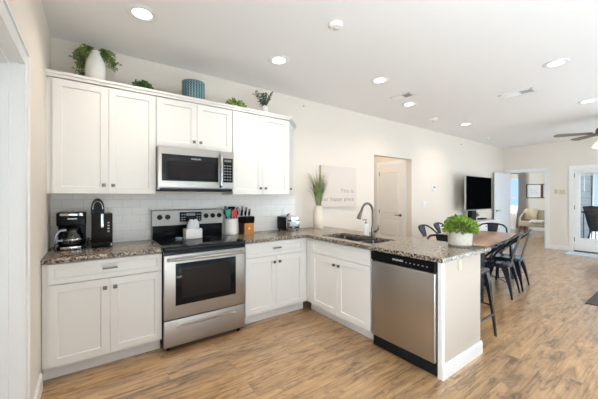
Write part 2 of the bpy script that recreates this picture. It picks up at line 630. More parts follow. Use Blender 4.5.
    def build(self, name, m, parent=None, loc=None, smooth=True, angle=35):
        me = bpy.data.meshes.new(name)
        bmesh.ops.recalc_face_normals(self.bm, faces=self.bm.faces[:]) if self.recalc else None
        self.bm.to_mesh(me)
        self.bm.free()
        if smooth:
            me.shade_smooth()
            me.set_sharp_from_angle(angle=R(angle))
        o = bpy.data.objects.new(name, me)
        me.materials.append(m)
        col.objects.link(o)
        if parent is not None:
            o.parent = parent
        if loc is not None:
            o.location = loc
        return o
    recalc = True


def tag(o, label, cat, group=None, kind=None):
    o['label'] = label
    o['category'] = cat
    if group:
        o['group'] = group
    if kind:
        o['kind'] = kind
    return o


def thing(name, label, cat, loc=(0, 0, 0), rz=0.0, group=None):
    o = bpy.data.objects.new(name, None)
    o.empty_display_size = 0.1
    o.location = loc
    o.rotation_euler = (0, 0, rz)
    col.objects.link(o)
    return tag(o, label, cat, group)


def struct(name, mb, m, **k):
    o = mb.build(name, m, **k)
    o['kind'] = 'structure'
    return o


def sthing(name):
    o = bpy.data.objects.new(name, None)
    col.objects.link(o)
    o['kind'] = 'structure'
    return o


def copy_tree(o, parent=None):
    c = o.copy()
    col.objects.link(c)
    if parent is not None:
        c.parent = parent
        c.matrix_parent_inverse = o.matrix_parent_inverse
    for ch in list(o.children):
        copy_tree(ch, c)
    return c


def lettering(name, txt, size, M, m, parent, align='LEFT', extrude=0.0006, spacing=1.0, shear=0.0):
    cu = bpy.data.curves.new(name, 'FONT')
    cu.body = txt
    cu.size = size
    cu.align_x = align
    cu.extrude = extrude
    cu.space_character = spacing
    cu.shear = shear
    tmp = bpy.data.objects.new(name + '_tmp', cu)
    col.objects.link(tmp)
    dg = bpy.context.evaluated_depsgraph_get()
    me = bpy.data.meshes.new_from_object(tmp.evaluated_get(dg))
    bpy.data.objects.remove(tmp)
    me.transform(M)
    me.materials.clear()
    me.materials.append(m)
    o = bpy.data.objects.new(name, me)
    col.objects.link(o)
    o.parent = parent
    return o


FACE_NEG_Y = Matrix.Rotation(PI / 2, 4, 'X')          # text standing up, read from -Y
B = MB

# ================================================================== setting
XR = 17.2
b = B(); b.box(-1.4, FARX, -5.5, 1.1, -0.08, 0.0); b.box(FARX, 15.0, -1.0, 2.75, -0.08, 0.0)
struct('floor', b, FLOOR)
b = B(); b.box(0.0, FARX, -5.4, -4.0, 0.0, 0.006)
struct('floor', b, mat('pale_bounce_strip', (0.80, 0.79, 0.77), 0.5, noise=0.04))  # unseen pale strip added where the sun lands, to bounce light upward
b = B(); b.box(-0.2, FARX + 0.12, -5.6, 0.12, H, H + 0.1); b.box(4.2, 5.7, 0.1, 1.1, H, H + 0.1); b.box(FARX, 15.1, -1.5, 2.8, H, H + 0.1)
struct('ceiling', b, CEIL)

# back wall with the hall opening
OX0, OX1, OZ = 4.364, 5.506, 2.11
b = B(); b.box(-0.12, OX0, 0, 0.12, 0, H); b.box(OX1, FARX + 0.12, 0, 0.12, 0, H); b.box(OX0, OX1, 0, 0.12, OZ, H)
struct('wall_back', b, WALL)
b = B(); b.box(4.244, OX0, 0.12, 1.05, 0, H); b.box(4.244, 5.63, 0.95, 1.05, 0, H)
b.box(OX1, OX1 + 0.12, 0.12, 0.17, 0, H); b.box(OX1, OX1 + 0.12, 0.80, 0.95, 0, H); b.box(OX1, OX1 + 0.12, 0.17, 0.80, 2.06, H)
struct('wall_hall', b, WALL)

# left wall with its door opening
b = B(); b.box(-0.12, 0, -1.30, 0, 0, H); b.box(-0.12, 0, -3.80, -2.20, 0, H); b.box(-0.12, 0, -5.5, -5.30, 0, H); b.box(-0.12, 0, -5.30, -3.80, 0, 0.45); b.box(-0.12, 0, -5.30, -3.80, 2.25, H); b.box(-0.12, 0, -2.20, -1.30, 2.07, H)
struct('wall_left', b, WALL)
# far wall with bedroom opening and balcony door
b = B()
b.box(FARX, FARX + 0.12, -0.125, 0, 0, H); b.box(FARX, FARX + 0.12, -0.965, -0.125, 2.06, H); b.box(FARX, FARX + 0.12, -1.53, -0.965, 0, H)
b.box(FARX, FARX + 0.12, -3.36, -1.53, 2.06, H); b.box(FARX, FARX + 0.12, -5.5, -3.36, 0, H)
struct('wall_far', b, WALL)
# wall behind the camera with two windows
b = B()
WX = [(0.8, 3.8, 0.6, 2.3), (5.3, 8.5, 0.2, 2.3)]
b.box(-0.12, 0.8, -5.52, -5.4, 0, H); b.box(3.8, 5.3, -5.52, -5.4, 0, H); b.box(8.5, FARX + 0.12, -5.52, -5.4, 0, H)
for x0, x1, z0, z1 in WX:
    b.box(x0, x1, -5.52, -5.4, 0, z0); b.box(x0, x1, -5.52, -5.4, z1, H)
struct('wall_front', b, WALL)
for i, (x0, x1, z0, z1) in enumerate(WX):
    r_ = sthing('window_%d' % (i + 1))
    b = B(); b.box(x0, x0 + 0.06, -5.5, -5.42, z0, z1); b.box(x1 - 0.06, x1, -5.5, -5.42, z0, z1); b.box(x0 + 0.06, x1 - 0.06, -5.5, -5.42, z0, z0 + 0.06)
    b.box(x0 + 0.06, x1 - 0.06, -5.5, -5.42, z1 - 0.06, z1); b.box((x0 + x1) / 2 - 0.03, (x0 + x1) / 2 + 0.03, -5.5, -5.42, z0 + 0.06, z1 - 0.06)
    b.build('window_frame', TRIM, r_)
    b = B(); b.box(x0 + 0.05, x1 - 0.05, -5.465, -5.459, z0 + 0.05, z1 - 0.05)
    b.build('pane', GLASS, r_)

r_ = sthing('window_5')  # unseen window added in the left wall for cool side light
b = B()
for y0, y1, z0, z1 in ((-5.30, -5.24, 0.45, 2.25), (-3.86, -3.80, 0.45, 2.25), (-5.24, -3.86, 0.45, 0.51), (-5.24, -3.86, 2.19, 2.25), (-4.58, -4.52, 0.51, 2.19)):
    b.box(-0.10, -0.02, y0, y1, z0, z1)
b.build('window_frame', TRIM, r_)
b = B(); b.box(-0.065, -0.059, -5.25, -3.85, 0.50, 2.20); b.build('pane', GLASS, r_)

# bedroom shell beyond the far wall
BX = 14.9
b = B()
WY0, WY1, WZ0, WZ1 = 1.06, 2.2, 0.62, 2.14
b.box(BX, BX + 0.1, -0.95, WY0, 0, H); b.box(BX, BX + 0.1, WY1, 2.75, 0, H); b.box(BX, BX + 0.1, WY0, WY1, 0, WZ0); b.box(BX, BX + 0.1, WY0, WY1, WZ1, H)
struct('wall_bedroom_back', b, mat('bedroom_cream_paint', (0.83, 0.77, 0.68), 0.8))
b = B(); b.box(FARX, 11.6, 2.65, 2.75, 0, H); b.box(13.6, BX + 0.1, 2.65, 2.75, 0, H); b.box(11.6, 13.6, 2.65, 2.75, 0, 0.7); b.box(11.6, 13.6, 2.65, 2.75, 2.1, H)
b.box(FARX, FARX + 0.12, 0.12, 2.7, 0, H)
struct('wall_bedroom_left', b, bpy.data.materials['bedroom_cream_paint'])
b = B(); b.box(FARX + 0.12, 12.85, -1.36, -1.24, 0, H); b.box(12.85, 12.97, -1.36, -0.88, 0, H); b.box(12.97, BX + 0.1, -1.0, -0.88, 0, H)
struct('wall_bedroom_right', b, bpy.data.materials['bedroom_cream_paint'])
r_ = sthing('window_4')  # unseen window added to carry the bedroom lamp
b = B()
for x0, x1, z0, z1 in ((11.6, 11.65, 0.7, 2.1), (13.55, 13.6, 0.7, 2.1), (11.65, 13.55, 0.7, 0.75), (11.65, 13.55, 2.05, 2.1), (12.58, 12.62, 0.75, 2.05)):
    b.box(x0, x1, 2.67, 2.72, z0, z1)
b.build('window_frame', TRIM, r_)
r_ = sthing('window_3')
b = B()
for y0, y1, z0, z1 in ((WY0, WY0 + 0.05, WZ0, WZ1), (WY1 - 0.05, WY1, WZ0, WZ1), (WY0 + 0.05, WY1 - 0.05, WZ0, WZ0 + 0.05), (WY0 + 0.05, WY1 - 0.05, WZ1 - 0.05, WZ1), (WY0 + 0.05, WY1 - 0.05, 1.30, 1.34)):
    b.box(BX + 0.02, BX + 0.07, y0, y1, z0, z1)
b.build('window_frame', TRIM, r_)
b = B(); b.box(BX + 0.04, BX + 0.046, WY0 + 0.04, WY1 - 0.04, WZ0 + 0.04, WZ1 - 0.04); b.build('pane', GLASS, r_)

# backsplash
b = B(); b.box(0, 2.655, -0.008, 0, 0.914, 1.392)
struct('wall_backsplash', b, TILE)

# baseboards
def base_x(name, x0, x1, y, s):
    b = B(); b.box(x0, x1, y, y + s * 0.014, 0, 0.095); b.box(x0, x1, y, y + s * 0.009, 0.095, 0.11)
    return struct(name, b, TRIM)
def base_y(name, y0, y1, x, s):
    b = B(); b.box(x, x + s * 0.014, y0, y1, 0, 0.095); b.box(x, x + s * 0.009, y0, y1, 0.095, 0.11)
    return struct(name, b, TRIM)
base_x('baseboard_back', 3.2, OX0, 0, -1); base_x('baseboard_back', OX1, FARX, 0, -1)
base_y('baseboard_left', -1.17, -0.65, 0, 1)
base_y('baseboard_far', -1.435, -1.06, FARX, -1)
base_y('baseboard_bedroom', -0.85, 2.6, BX, -1)
base_x('baseboard_hall', OX0, OX1, 0.95, -1)

# door casings
b = B()
for y0, y1, z0, z1 in ((-1.315, -1.225, 0, 2.055), (-2.275, -2.185, 0, 2.055), (-2.275, -1.225, 2.055, 2.14)):
    b.box(0, 0.012, y0, y1, z0, z1); 
for y0, y1, z0, z1 in ((-1.24, -1.225, 0, 2.125), (-2.275, -2.26, 0, 2.125), (-2.275, -1.225, 2.125, 2.14)):
    b.box(0.012, 0.02, y0, y1, z0, z1)
for y0, y1, z0, z1 in ((-1.315, -1.30, 0, 2.055), (-2.20, -2.185, 0, 2.055), (-2.20, -1.30, 2.055, 2.07)):
    b.box(-0.16, -0.0005, y0, y1, z0, z1)
for y0, y1, z0, z1 in ((-1.33, -1.315, 0, 2.04), (-2.185, -2.17, 0, 2.04), (-2.185, -1.315, 2.04, 2.055)):
    b.box(-0.085, -0.05, y0, y1, z0, z1)
struct('trim_1', b, TRIM)
d = sthing('door_1')
b = B(); b.box(-0.128, -0.087, -2.18, -1.32, 0.01, 2.04, 0.002); b.build('door_slab', TRIM, d)
b = B(); b.cyl((-0.087, -2.11, 1.0), (-0.03, -2.11, 1.0), 0.012); b.tube([(-0.03, -2.11, 1.0), (-0.028, -2.00, 1.0)], 0.009); b.build('door_handle', NICKEL, d)

# hall door (on the right wall of the hall)
b = B()
for y0, y1, z0, z1 in ((0.105, 0.185, 0, 2.045), (0.785, 0.86, 0, 2.045), (0.105, 0.86, 2.045, 2.125)):
    b.box(OX1 - 0.016, OX1, max(y0, 0.121), y1, z0, z1)
struct('trim_2', b, TRIM)


def panel_door(parent, wd, ht, m, t=0.038, arched=False):
    """local: hinge edge at x=0, leaf along +x, both faces panelled"""
    b = B(); b.box(0, wd, -t / 2, t / 2, 0.008, ht, 0.002); b.build('door_slab', m, parent)
    st, mid = 0.11, 0.98
    for (z0, z1, arch) in ((0.22, 0.86, False), (1.03, ht - 0.13, arched)):
        for s in (-1, 1):
            b = B()
            pts = [(st, z0), (wd - st, z0), (wd - st, z1)]
            if arch:
                n = 8
                for k in range(1, n):
                    x = wd - st - (wd - 2 * st) * k / n
                    pts.append((x, z1 - 0.0 + 0.06 * math.sin(PI * k / n) - 0.03))
            pts.append((st, z1))
            yy = s * t / 2
            outer = [Vector((x, yy, z)) for x, z in pts]
            c = sum(outer, Vector()) / len(outer)
            n = len(outer)
            def shr(v, f): return Vector((c.x + (v.x - c.x) * (1 - f * 0.18), v.y, c.z + (v.z - c.z) * (1 - f * 0.12)))
            rr = [outer, [shr(v, 0.35) + Vector((0, s * 0.009, 0)) for v in outer], [shr(v, 0.7) + Vector((0, s * 0.003, 0)) for v in outer], [shr(v, 1.2) + Vector((0, s * 0.007, 0)) for v in outer]]
            vs = [[b.bm.verts.new(v) for v in q] for q in rr]
            for a in range(3):
                for k in range(n):
                    b.bm.faces.new([vs[a][k], vs[a][(k + 1) % n], vs[a + 1][(k + 1) % n], vs[a + 1][k]])
            b.bm.faces.new(vs[3])
            b.build('panel', m, parent, smooth=False)
    b = B()
    for s in (-1, 1):
        b.cyl((wd - 0.065, s * t / 2, mid), (wd - 0.065, s * (t / 2 + 0.012), mid), 0.028, n=18)
        b.cyl((wd - 0.065, s * (t / 2 + 0.01), mid), (wd - 0.065, s * (t / 2 + 0.05), mid), 0.010)
        b.tube([(wd - 0.062, s * (t / 2 + 0.05), mid), (wd - 0.17, s * (t / 2 + 0.05), mid)], 0.0085)
    b.build('door_handle', NICKEL, parent)
    b = B()
    for z in (0.2, 1.0, 1.82):
        b.cyl((-0.004, -t / 2 - 0.004, z), (-0.004, -t / 2 - 0.004, z + 0.09), 0.007)
    b.build('hinge', NICKEL, parent)


HALLDOOR = mat('hall_door_paint', (0.85, 0.81, 0.75), 0.45)
d = sthing('door_2')
d.location = (OX1 + 0.01, 0.785, 0)
d.rotation_euler = (0, 0, -PI / 2)
panel_door(d, 0.60, 2.04, HALLDOOR)

# bedroom opening casing and open leaf
b = B()
for y0, y1, z0, z1 in ((-0.13, -0.045, 0, 2.05), (-1.055, -0.965, 0, 2.05), (-1.055, -0.045, 2.05, 2.135)):
    b.box(FARX - 0.016, FARX, y0, y1, z0, z1)
for y0, y1, z0, z1 in ((-0.14, -0.125, 0, 2.045), (-0.965, -0.95, 0, 2.045), (-0.965, -0.125, 2.045, 2.06)):
    b.box(FARX + 0.0005, FARX + 0.13, y0, y1, z0, z1)
struct('trim_3', b, TRIM)
BEDDOOR = mat('cool_white_door_paint', (0.78, 0.82, 0.87), 0.35)
d = sthing('door_3')
d.location = (FARX - 0.03, -0.165, 0)
d.rotation_euler = (0, 0, PI - R(6))
panel_door(d, 0.80, 2.03, BEDDOOR, arched=True)

# balcony glass door
b = B()
for y0, y1, z0, z1 in ((-1.53, -1.435, 0, 2.05), (-3.46, -3.36, 0, 2.05), (-3.46, -1.435, 2.05, 2.14)):
    b.box(FARX - 0.018, FARX, y0, y1, z0, z1)
struct('trim_4', b, TRIM)
d = sthing('door_4')
for (y1, y0) in ((-1.535, -2.44), (-2.45, -3.355)):
    b = B()
    b.box(FARX + 0.02, FARX + 0.065, y1 - 0.10, y1, 0.03, 2.05); b.box(FARX + 0.02, FARX + 0.065, y0, y0 + 0.10, 0.03, 2.05)
    b.box(FARX + 0.02, FARX + 0.065, y0 + 0.10, y1 - 0.10, 0.03, 0.34); b.box(FARX + 0.02, FARX + 0.065, y0 + 0.10, y1 - 0.10, 1.96, 2.05)
    f = b.build('door_frame', TRIM, d)
    b = B(); b.box(FARX + 0.040, FARX + 0.046, y0 + 0.09, y1 - 0.09, 0.33, 1.97); b.build('pane', GLASS, f)
b = B(); b.box(FARX + 0.0, FARX + 0.075, -3.36, -1.53, 0.0, 0.03); b.build('threshold', NICKEL, d)
b = B()
for z in (0.25, 1.05, 1.85):
    b.cyl((FARX + 0.015, -1.536, z), (FARX + 0.015, -1.536, z + 0.1), 0.008)
b.build('hinge', NICKEL, d)
bl = thing('window_blind', 'white mini blind drawn up at the top of the balcony glass door', 'blind', (FARX + 0.005, -1.99, 1.88))
b = B(); b.box(-0.012, 0.014, -0.36, 0.36, 0.07, 0.115, 0.003); b.build('headrail', BLINDW, bl)
b = B()
for k in range(9):
    b.box(-0.011, 0.013, -0.35, 0.35, 0.002 + k * 0.0075, 0.006 + k * 0.0075)
b.build('slats', BLINDW, bl)
b = B(); b.cyl((-0.012, 0.27, 0.09), (-0.012, 0.27, -0.38), 0.006, n=8); b.build('wand', BLINDW, bl)

# ================================================================== outdoors
b = B(); b.box(FARX + 0.12, 13.0, -4.6, -1.40, -0.08, -0.005)
struct('balcony_floor', b, DECK)
b = B(); b.box(FARX + 0.12, 12.97, -1.40, -1.361, -0.05, 3.0); b.box(12.971, 13.01, -1.40, -0.86, -0.05, 3.0)
struct('wall_siding', b, SIDING)
b = B(); b.box(12.86, 13.03, -1.43, -1.4005, -0.05, 3.0); 
struct('trim_5', b, POST)
b = B(); b.box(FARX + 0.12, 13.1, -4.8, -1.36, 2.75, 2.88)
struct('balcony_shade_roof', b, TRIM)  # unseen roof added to keep the sun off balcony and siding
rl = thing('balcony_railing', 'black metal balcony railing outside the glass door', 'railing', (11.55, -2.9, -0.005))
b = B(); b.box(-0.02, 0.02, -1.6, 1.48, 0.92, 0.96); b.build('top_rail', BLKMATT, rl)
b = B(); b.box(-0.02, 0.02, -1.6, 1.48, 0.10, 0.135); b.build('bottom_rail', BLKMATT, rl)
for k in range(26):
    y = -1.56 + k * 0.12
    b = B(); b.box(-0.008, 0.008, y - 0.008, y + 0.008, 0.0 if k % 12 == 1 else 0.10, 0.93); b.build('baluster', BLKMATT, rl)
# sling chair on the balcony
pc = thing('patio_chair', 'dark high-back sling chair on the balcony behind the glass door', 'chair', (10.84, -1.76, -0.005), R(-42))
b = B()
b.tube([(-0.02, 0.27, 1.10), (0.10, 0.27, 0.62), (0.16, 0.27, 0.45), (0.62, 0.27, 0.47)], 0.014)
b.tube([(-0.02, -0.27, 1.10), (0.10, -0.27, 0.62), (0.16, -0.27, 0.45), (0.62, -0.27, 0.47)], 0.014)
b.tube([(-0.02, 0.27, 1.10), (-0.03, 0.0, 1.12), (-0.02, -0.27, 1.10)], 0.014)
b.build('frame', BLKMATT, pc)
for s in (-1, 1):
    b = B(); b.tube([(0.10, s * 0.27, 0.62), (0.14, s * 0.29, 0.66), (0.58, s * 0.29, 0.66), (0.60, s * 0.28, 0.47)], 0.016); b.build('armrest', BLKMATT, pc)
    b = B(); b.tube([(0.16, s * 0.27, 0.45), (0.02, s * 0.28, 0.0)], 0.014); b.build('leg', BLKMATT, pc)
    b = B(); b.tube([(0.60, s * 0.27, 0.47), (0.64, s * 0.28, 0.0)], 0.014); b.build('leg', BLKMATT, pc)
b = B()
pf = [(-0.02, 1.10), (0.04, 0.84), (0.10, 0.62), (0.17, 0.46), (0.38, 0.435), (0.62, 0.47)]
b.prism([(x, -0.265, z) for x, z in pf] + [(x + 0.012, -0.265, z + 0.008) for x, z in reversed(pf)], (0, 0.53, 0))
b.build('sling', MESH, pc)
# hillside seen through the windows
b = B()
hp = [(40, -60, -12)]
n = 24
top = []
for k in range(n + 1):
    y = -45 + 90 * k / n
    top.append((60 + 6 * math.sin(k * 0.9), y, 0.2 + 1.4 * math.sin(k * 0.55) * math.sin(k * 0.21 + 1)))
vs0 = [b.bm.verts.new((24, p[1] * 0.6, -9)) for p in top]
vs1 = [b.bm.verts.new(p) for p in top]
vs2 = [b.bm.verts.new((p[0] + 25, p[1] * 1.2, -9)) for p in top]
for k in range(n):
    b.bm.faces.new([vs0[k], vs0[k + 1], vs1[k + 1], vs1[k]])
    b.bm.faces.new([vs1[k], vs1[k + 1], vs2[k + 1], vs2[k]])
struct('hills', b, HILL)

# ================================================================== kitchen cabinets
def knob(parent, x, z, y=0.0):
    b = B()
    b.cyl((x, y, z), (x, y - 0.014, z), 0.006, n=12)
    b.box(x - 0.014, x + 0.014, y - 0.026, y - 0.013, z - 0.014, z + 0.014, 0.003)
    return b.build('knob', NICKEL, parent)


def pull(parent, x, z, y=0.0, wd=0.10):
    b = B()
    for s in (-1, 1):
        b.cyl((x + s * wd * 0.42, y, z), (x + s * wd * 0.42, y - 0.022, z), 0.005, n=10)
    b.box(x - wd / 2, x + wd / 2, y - 0.030, y - 0.020, z - 0.0065, z + 0.0065, 0.003)
    return b.build('handle', NICKEL, parent)


def base_cabinet(label, wd, depth, loc, rz=0, drawer='drawer', fl=0.0, fr=0.0, name='base_cabinet'):
    """local: x 0..wd, door fronts at y=0, body behind"""
    t = thing(name, label, 'cabinet', loc, rz)
    b = B()
    if drawer == 'drawer':
        b.box(-fl, wd + fr, 0.02, depth, 0.112, 0.878)
    else:
        b.box(-fl, wd + fr, 0.02, 0.04, 0.112, 0.878); b.box(-fl, 0.0, 0.04, depth, 0.112, 0.878); b.box(wd - 0.02, wd + fr, 0.04, depth, 0.112, 0.878)
        b.box(0.0, wd - 0.02, 0.04, depth, 0.112, 0.13); b.box(0.0, wd - 0.02, depth - 0.015, depth, 0.13, 0.878)
    b.build('body', CAB, t)
    b = B(); b.box(-fl, wd + fr, 0.09, depth, 0.0, 0.112); b.build('toe_kick', TOE, t)
    g = 0.0025
    b = B(); b.shaker(g, wd - g, 0.722, 0.868, rail=0.036 if drawer == 'drawer' else 0.036)
    dr = b.build('drawer' if drawer == 'drawer' else 'false_drawer_front', CAB, t, smooth=False)
    if drawer == 'drawer':
        pull(dr, wd / 2, 0.80)
    m = wd / 2
    for x0, x1, kx in ((g, m - 0.0015, m - 0.034), (m + 0.0015, wd - g, m + 0.034)):
        b = B(); b.shaker(x0, x1, 0.118, 0.714)
        dd = b.build('door', CAB, t, smooth=False)
        knob(dd, kx, 0.645)
    return t


base_cabinet('white shaker base cabinet under the coffee makers, left of the range', 0.762, 0.625, (0.034, -0.63, 0), fl=0.03)
base_cabinet('white shaker base cabinet between the range and the corner, under the toaster', 0.755, 0.625, (1.588, -0.63, 0), fr=0.055)
base_cabinet('white shaker sink base cabinet on the peninsula with a false drawer front', 0.878, 0.63, (2.38, -0.722, 0), -PI / 2, drawer='false', fl=0.111, name='sink_base_cabinet')


def wall_cabinet(label, wd, z0, z1, depth, loc, rz=0, doors=2, knobs='in', fl=0.0, fr=0.0, kz=0.075):
    t = thing('wall_cabinet', label, 'cabinet', loc, rz)
    b = B(); b.box(-fl, wd + fr, 0.02, depth, z0, z1); b.build('body', CAB, t)
    g = 0.0025
    m = wd / 2
    rows = ((g, m - 0.0015, m - 0.034), (m + 0.0015, wd - g, m + 0.034)) if doors == 2 else ((g, wd - g, 0.045),)
    for x0, x1, kx in rows:
        b = B(); b.shaker(x0, x1, z0 + 0.003, z1 - 0.018)
        dd = b.build('door', CAB, t, smooth=False)
        knob(dd, kx, z0 + kz)
    return t


UB, UT = 1.388, 2.345
wall_cabinet('tall white wall cabinet with two shaker doors, left of the microwave', 0.762, UB, UT, 0.325, (0.036, -0.328, 0), fl=0.036)
wall_cabinet('short white wall cabinet with two shaker doors above the microwave', 0.770, 1.850, UT, 0.325, (0.801, -0.328, 0))
wall_cabinet('tall white wall cabinet with two shaker doors, right of the microwave', 0.758, UB, UT, 0.325, (1.577, -0.328, 0))
# angled end cabinet
t = thing('wall_cabinet', 'narrow angled white cabinet with one door closing the right end of the wall cabinets', 'cabinet', (2.337, -0.328, 0), PI / 4)
b = B(); b.prism([(2.337 - 2.337 + 0.0, 0.022, UB), (0.455, 0.022, UB), (0.232, 0.232, UB)], (0, 0, UT - UB)); b.build('body', CAB, t)
b = B(); b.shaker(0.006, 0.440, UB + 0.003, UT - 0.018, y=0.002); dd = b.build('door', CAB, t, smooth=False); knob(dd, 0.04, UB + 0.075, 0.002)

# crown strip running along the top
b = B()
def crown(dz0, dz1, o):
    k = o * 0.4142
    b.prism([(0.0, -0.328 - o, UT + dz0), (2.337 + k, -0.328 - o, UT + dz0), (2.664 + o, -0.0, UT + dz0), (2.63 , -0.0, UT + dz0), (2.325, -0.305, UT + dz0), (0.0, -0.305, UT + dz0)], (0, 0, dz1 - dz0))
crown(-0.012, 0.012, 0.012); crown(0.012, 0.034, 0.024)
struct('trim_6', b, CAB)

# peninsula end panel (drywall end with baseboard and a small outlet)
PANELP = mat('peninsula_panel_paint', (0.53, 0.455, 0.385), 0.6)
ep = thing('end_panel', 'beige panelled end and back of the peninsula with white baseboard', 'panel', (2.4, -2.26, 0))
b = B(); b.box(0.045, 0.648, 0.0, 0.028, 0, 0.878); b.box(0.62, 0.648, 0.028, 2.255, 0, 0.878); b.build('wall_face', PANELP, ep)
b = B(); b.box(0.0, 0.046, -0.002, 0.028, 0, 0.878); b.build('stile', CAB, ep)
b = B(); b.box(-0.002, 0.662, -0.014, -0.001, 0, 0.095); b.box(-0.002, 0.658, -0.009, -0.001, 0.095, 0.11); b.box(0.649, 0.662, -0.001, 2.25, 0, 0.095); b.build('baseboard', TRIM, ep)
b = B(); b.box(0.262, 0.30, -0.006, -0.0005, 0.775, 0.855, 0.002); o = b.build('outlet_plate', mat('beige_plate', (0.70, 0.64, 0.52), 0.5), ep)
b = B(); b.box(0.246, 0.252, -0.004, -0.0005, 0.775, 0.872); b.build('edge_strip', mat('tan_strip', (0.55, 0.45, 0.30), 0.6), ep)

# countertops
b = B(); b.box(0.002, 0.797, -0.655, -0.009, 0.879, 0.914, 0.004)
tag(b.build('countertop', GRAN), 'short brown speckled granite countertop left of the range under the coffee makers', 'countertop')
SX0, SX1, SY0, SY1 = 2.465, 2.845, -1.545, -0.80
b = B()
L = [(1.567, -0.009), (1.567, -0.655), (2.352, -0.655), (2.352, -2.295), (3.174, -2.295), (3.174, -0.009)]
hole = [(SX0, SY0), (SX1, SY0), (SX1, SY1), (SX0, SY1)]
bm = b.bm
def slab_ring(z):
    return [bm.verts.new((x, y, z)) for x, y in L], [bm.verts.new((x, y, z)) for x, y in hole]
lo, hl = slab_ring(0.879)
uo, hu = slab_ring(0.914)
for a_, q_ in ((lo, uo), (hl, hu)):
    for k in range(len(a_)):
        j = (k + 1) % len(a_)
        bm.faces.new([a_[k], a_[j], q_[j], q_[k]])
for o_, h_ in ((lo, hl), (uo, hu)):
    for f in ((o_[0], o_[1], o_[2], h_[3], h_[2], o_[5]), (o_[2], o_[3], h_[0], h_[3]), (o_[3], o_[4], h_[1], h_[0]), (o_[4], o_[5], h_[2], h_[1])):
        bm.faces.new(f)
bmesh.ops.recalc_face_normals(bm, faces=bm.faces[:])
es = [e for e in bm.edges if len(e.link_faces) == 2 and e.calc_face_angle(0) > 1.0 and abs(e.verts[0].co.z - e.verts[1].co.z) < 1e-6]
bmesh.ops.bevel(bm, geom=es, offset=0.004, segments=2, affect='EDGES')
tag(b.build('countertop', GRAN), 'L-shaped brown speckled granite countertop running from the range along the peninsula', 'countertop')

# sink
sk = thing('sink', 'stainless steel double bowl sink set into the peninsula countertop', 'sink', (2.655, -1.17, 0.878))
def bowl(y0, y1, dp, nm):
    b = B()
    x0, x1 = -0.195, 0.195
    rr = []
    for (ins, z, rad) in ((-0.012, 0.0, 0.02), (0.0, 0.0, 0.03), (0.010, -dp * 0.85, 0.045), (0.05, -dp, 0.04)):
        ring = []
        X0, X1, Y0, Y1 = x0 + ins, x1 - ins, y0 + ins, y1 - ins
        for cx_, cy_, a0 in ((X1 - rad, Y1 - rad, 0), (X0 + rad, Y1 - rad, 90), (X0 + rad, Y0 + rad, 180), (X1 - rad, Y0 + rad, 270)):
            for k in range(5):
                a = R(a0 + k * 22.5)
                ring.append(b.bm.verts.new((cx_ + rad * math.cos(a), cy_ + rad * math.sin(a), z)))
        rr.append(ring)
    for i in range(len(rr) - 1):
        n_ = len(rr[i])
        for k in range(n_):
            b.bm.faces.new([rr[i][k], rr[i][(k + 1) % n_], rr[i + 1][(k + 1) % n_], rr[i + 1][k]])
    b.bm.faces.new(rr[-1])
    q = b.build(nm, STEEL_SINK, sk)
    b = B(); b.lathe([(0.0, 0.001), (0.035, 0.001), (0.045, 0.004), (0.045, 0.0)], 20, (0, (y0 + y1) / 2, -dp)); b.build('drain', CHROME, q)
bowl(-0.05, 0.365, 0.21, 'bowl')
bowl(-0.372, -0.075, 0.17, 'bowl')

# ================================================================== dishwasher
dw = thing('dishwasher', 'stainless steel dishwasher with a black control strip in the peninsula', 'dishwasher', (2.372, -1.622, 0), -PI / 2)
b = B(); b.box(0.004, 0.604, 0.03, 0.60, 0.01, 0.873); b.build('body', BLKMATT, dw)
b = B(); b.box(0.005, 0.603, 0.0, 0.05, 0.112, 0.785, 0.008, seg=3); b.build('door', STEEL_V, dw)
b = B(); b.box(0.003, 0.605, -0.008, 0.05, 0.792, 0.868, 0.007, seg=3); cp = b.build('control_panel', BLK, dw)
for k in range(6):
    b = B(); b.box(0.36 + k * 0.036, 0.372 + k * 0.036, -0.0092, -0.0075, 0.826, 0.832); b.build('indicator', GREYPL, cp)
lettering('lettering', 'FRIGIDAIRE', 0.020, Matrix.Translation((0.235, -0.0086, 0.828)) @ FACE_NEG_Y, ICON, cp)
b = B(); b.box(0.01, 0.598, 0.055, 0.07, 0.0, 0.108); b.build('kick_plate', BLKMATT, dw)

# ================================================================== range
RX, RY = 0.801, -0.68
rg = thing('range', 'freestanding stainless steel electric range with a black glass cooktop', 'range', (RX, RY, 0))
W = 0.762
b = B(); b.box(0.004, W - 0.004, 0.03, 0.665, 0.03, 0.895); b.build('body', BLKMATT, rg)
b = B(); b.box(0.0, W, -0.012, 0.64, 0.888, 0.922, 0.008, seg=3); b.box(0.0, W, 0.0, 0.03, 0.852, 0.892); ct = b.build('cooktop', BLKGLASS, rg)
BURN = mat('burner_ring_print', (0.09, 0.09, 0.095), 0.25)
for x, y, r_ in ((0.20, 0.17, 0.105), (0.56, 0.17, 0.085), (0.20, 0.45, 0.08), (0.56, 0.45, 0.10)):
    b = B()
    for rr in (r_, r_ * 0.62):
        b.lathe([(rr - 0.004, 0.0001), (rr - 0.004, 0.0006), (rr, 0.0006), (rr, 0.0001)], 36, (x, y, 0.922))
    b.build('burner_ring', BURN, ct)
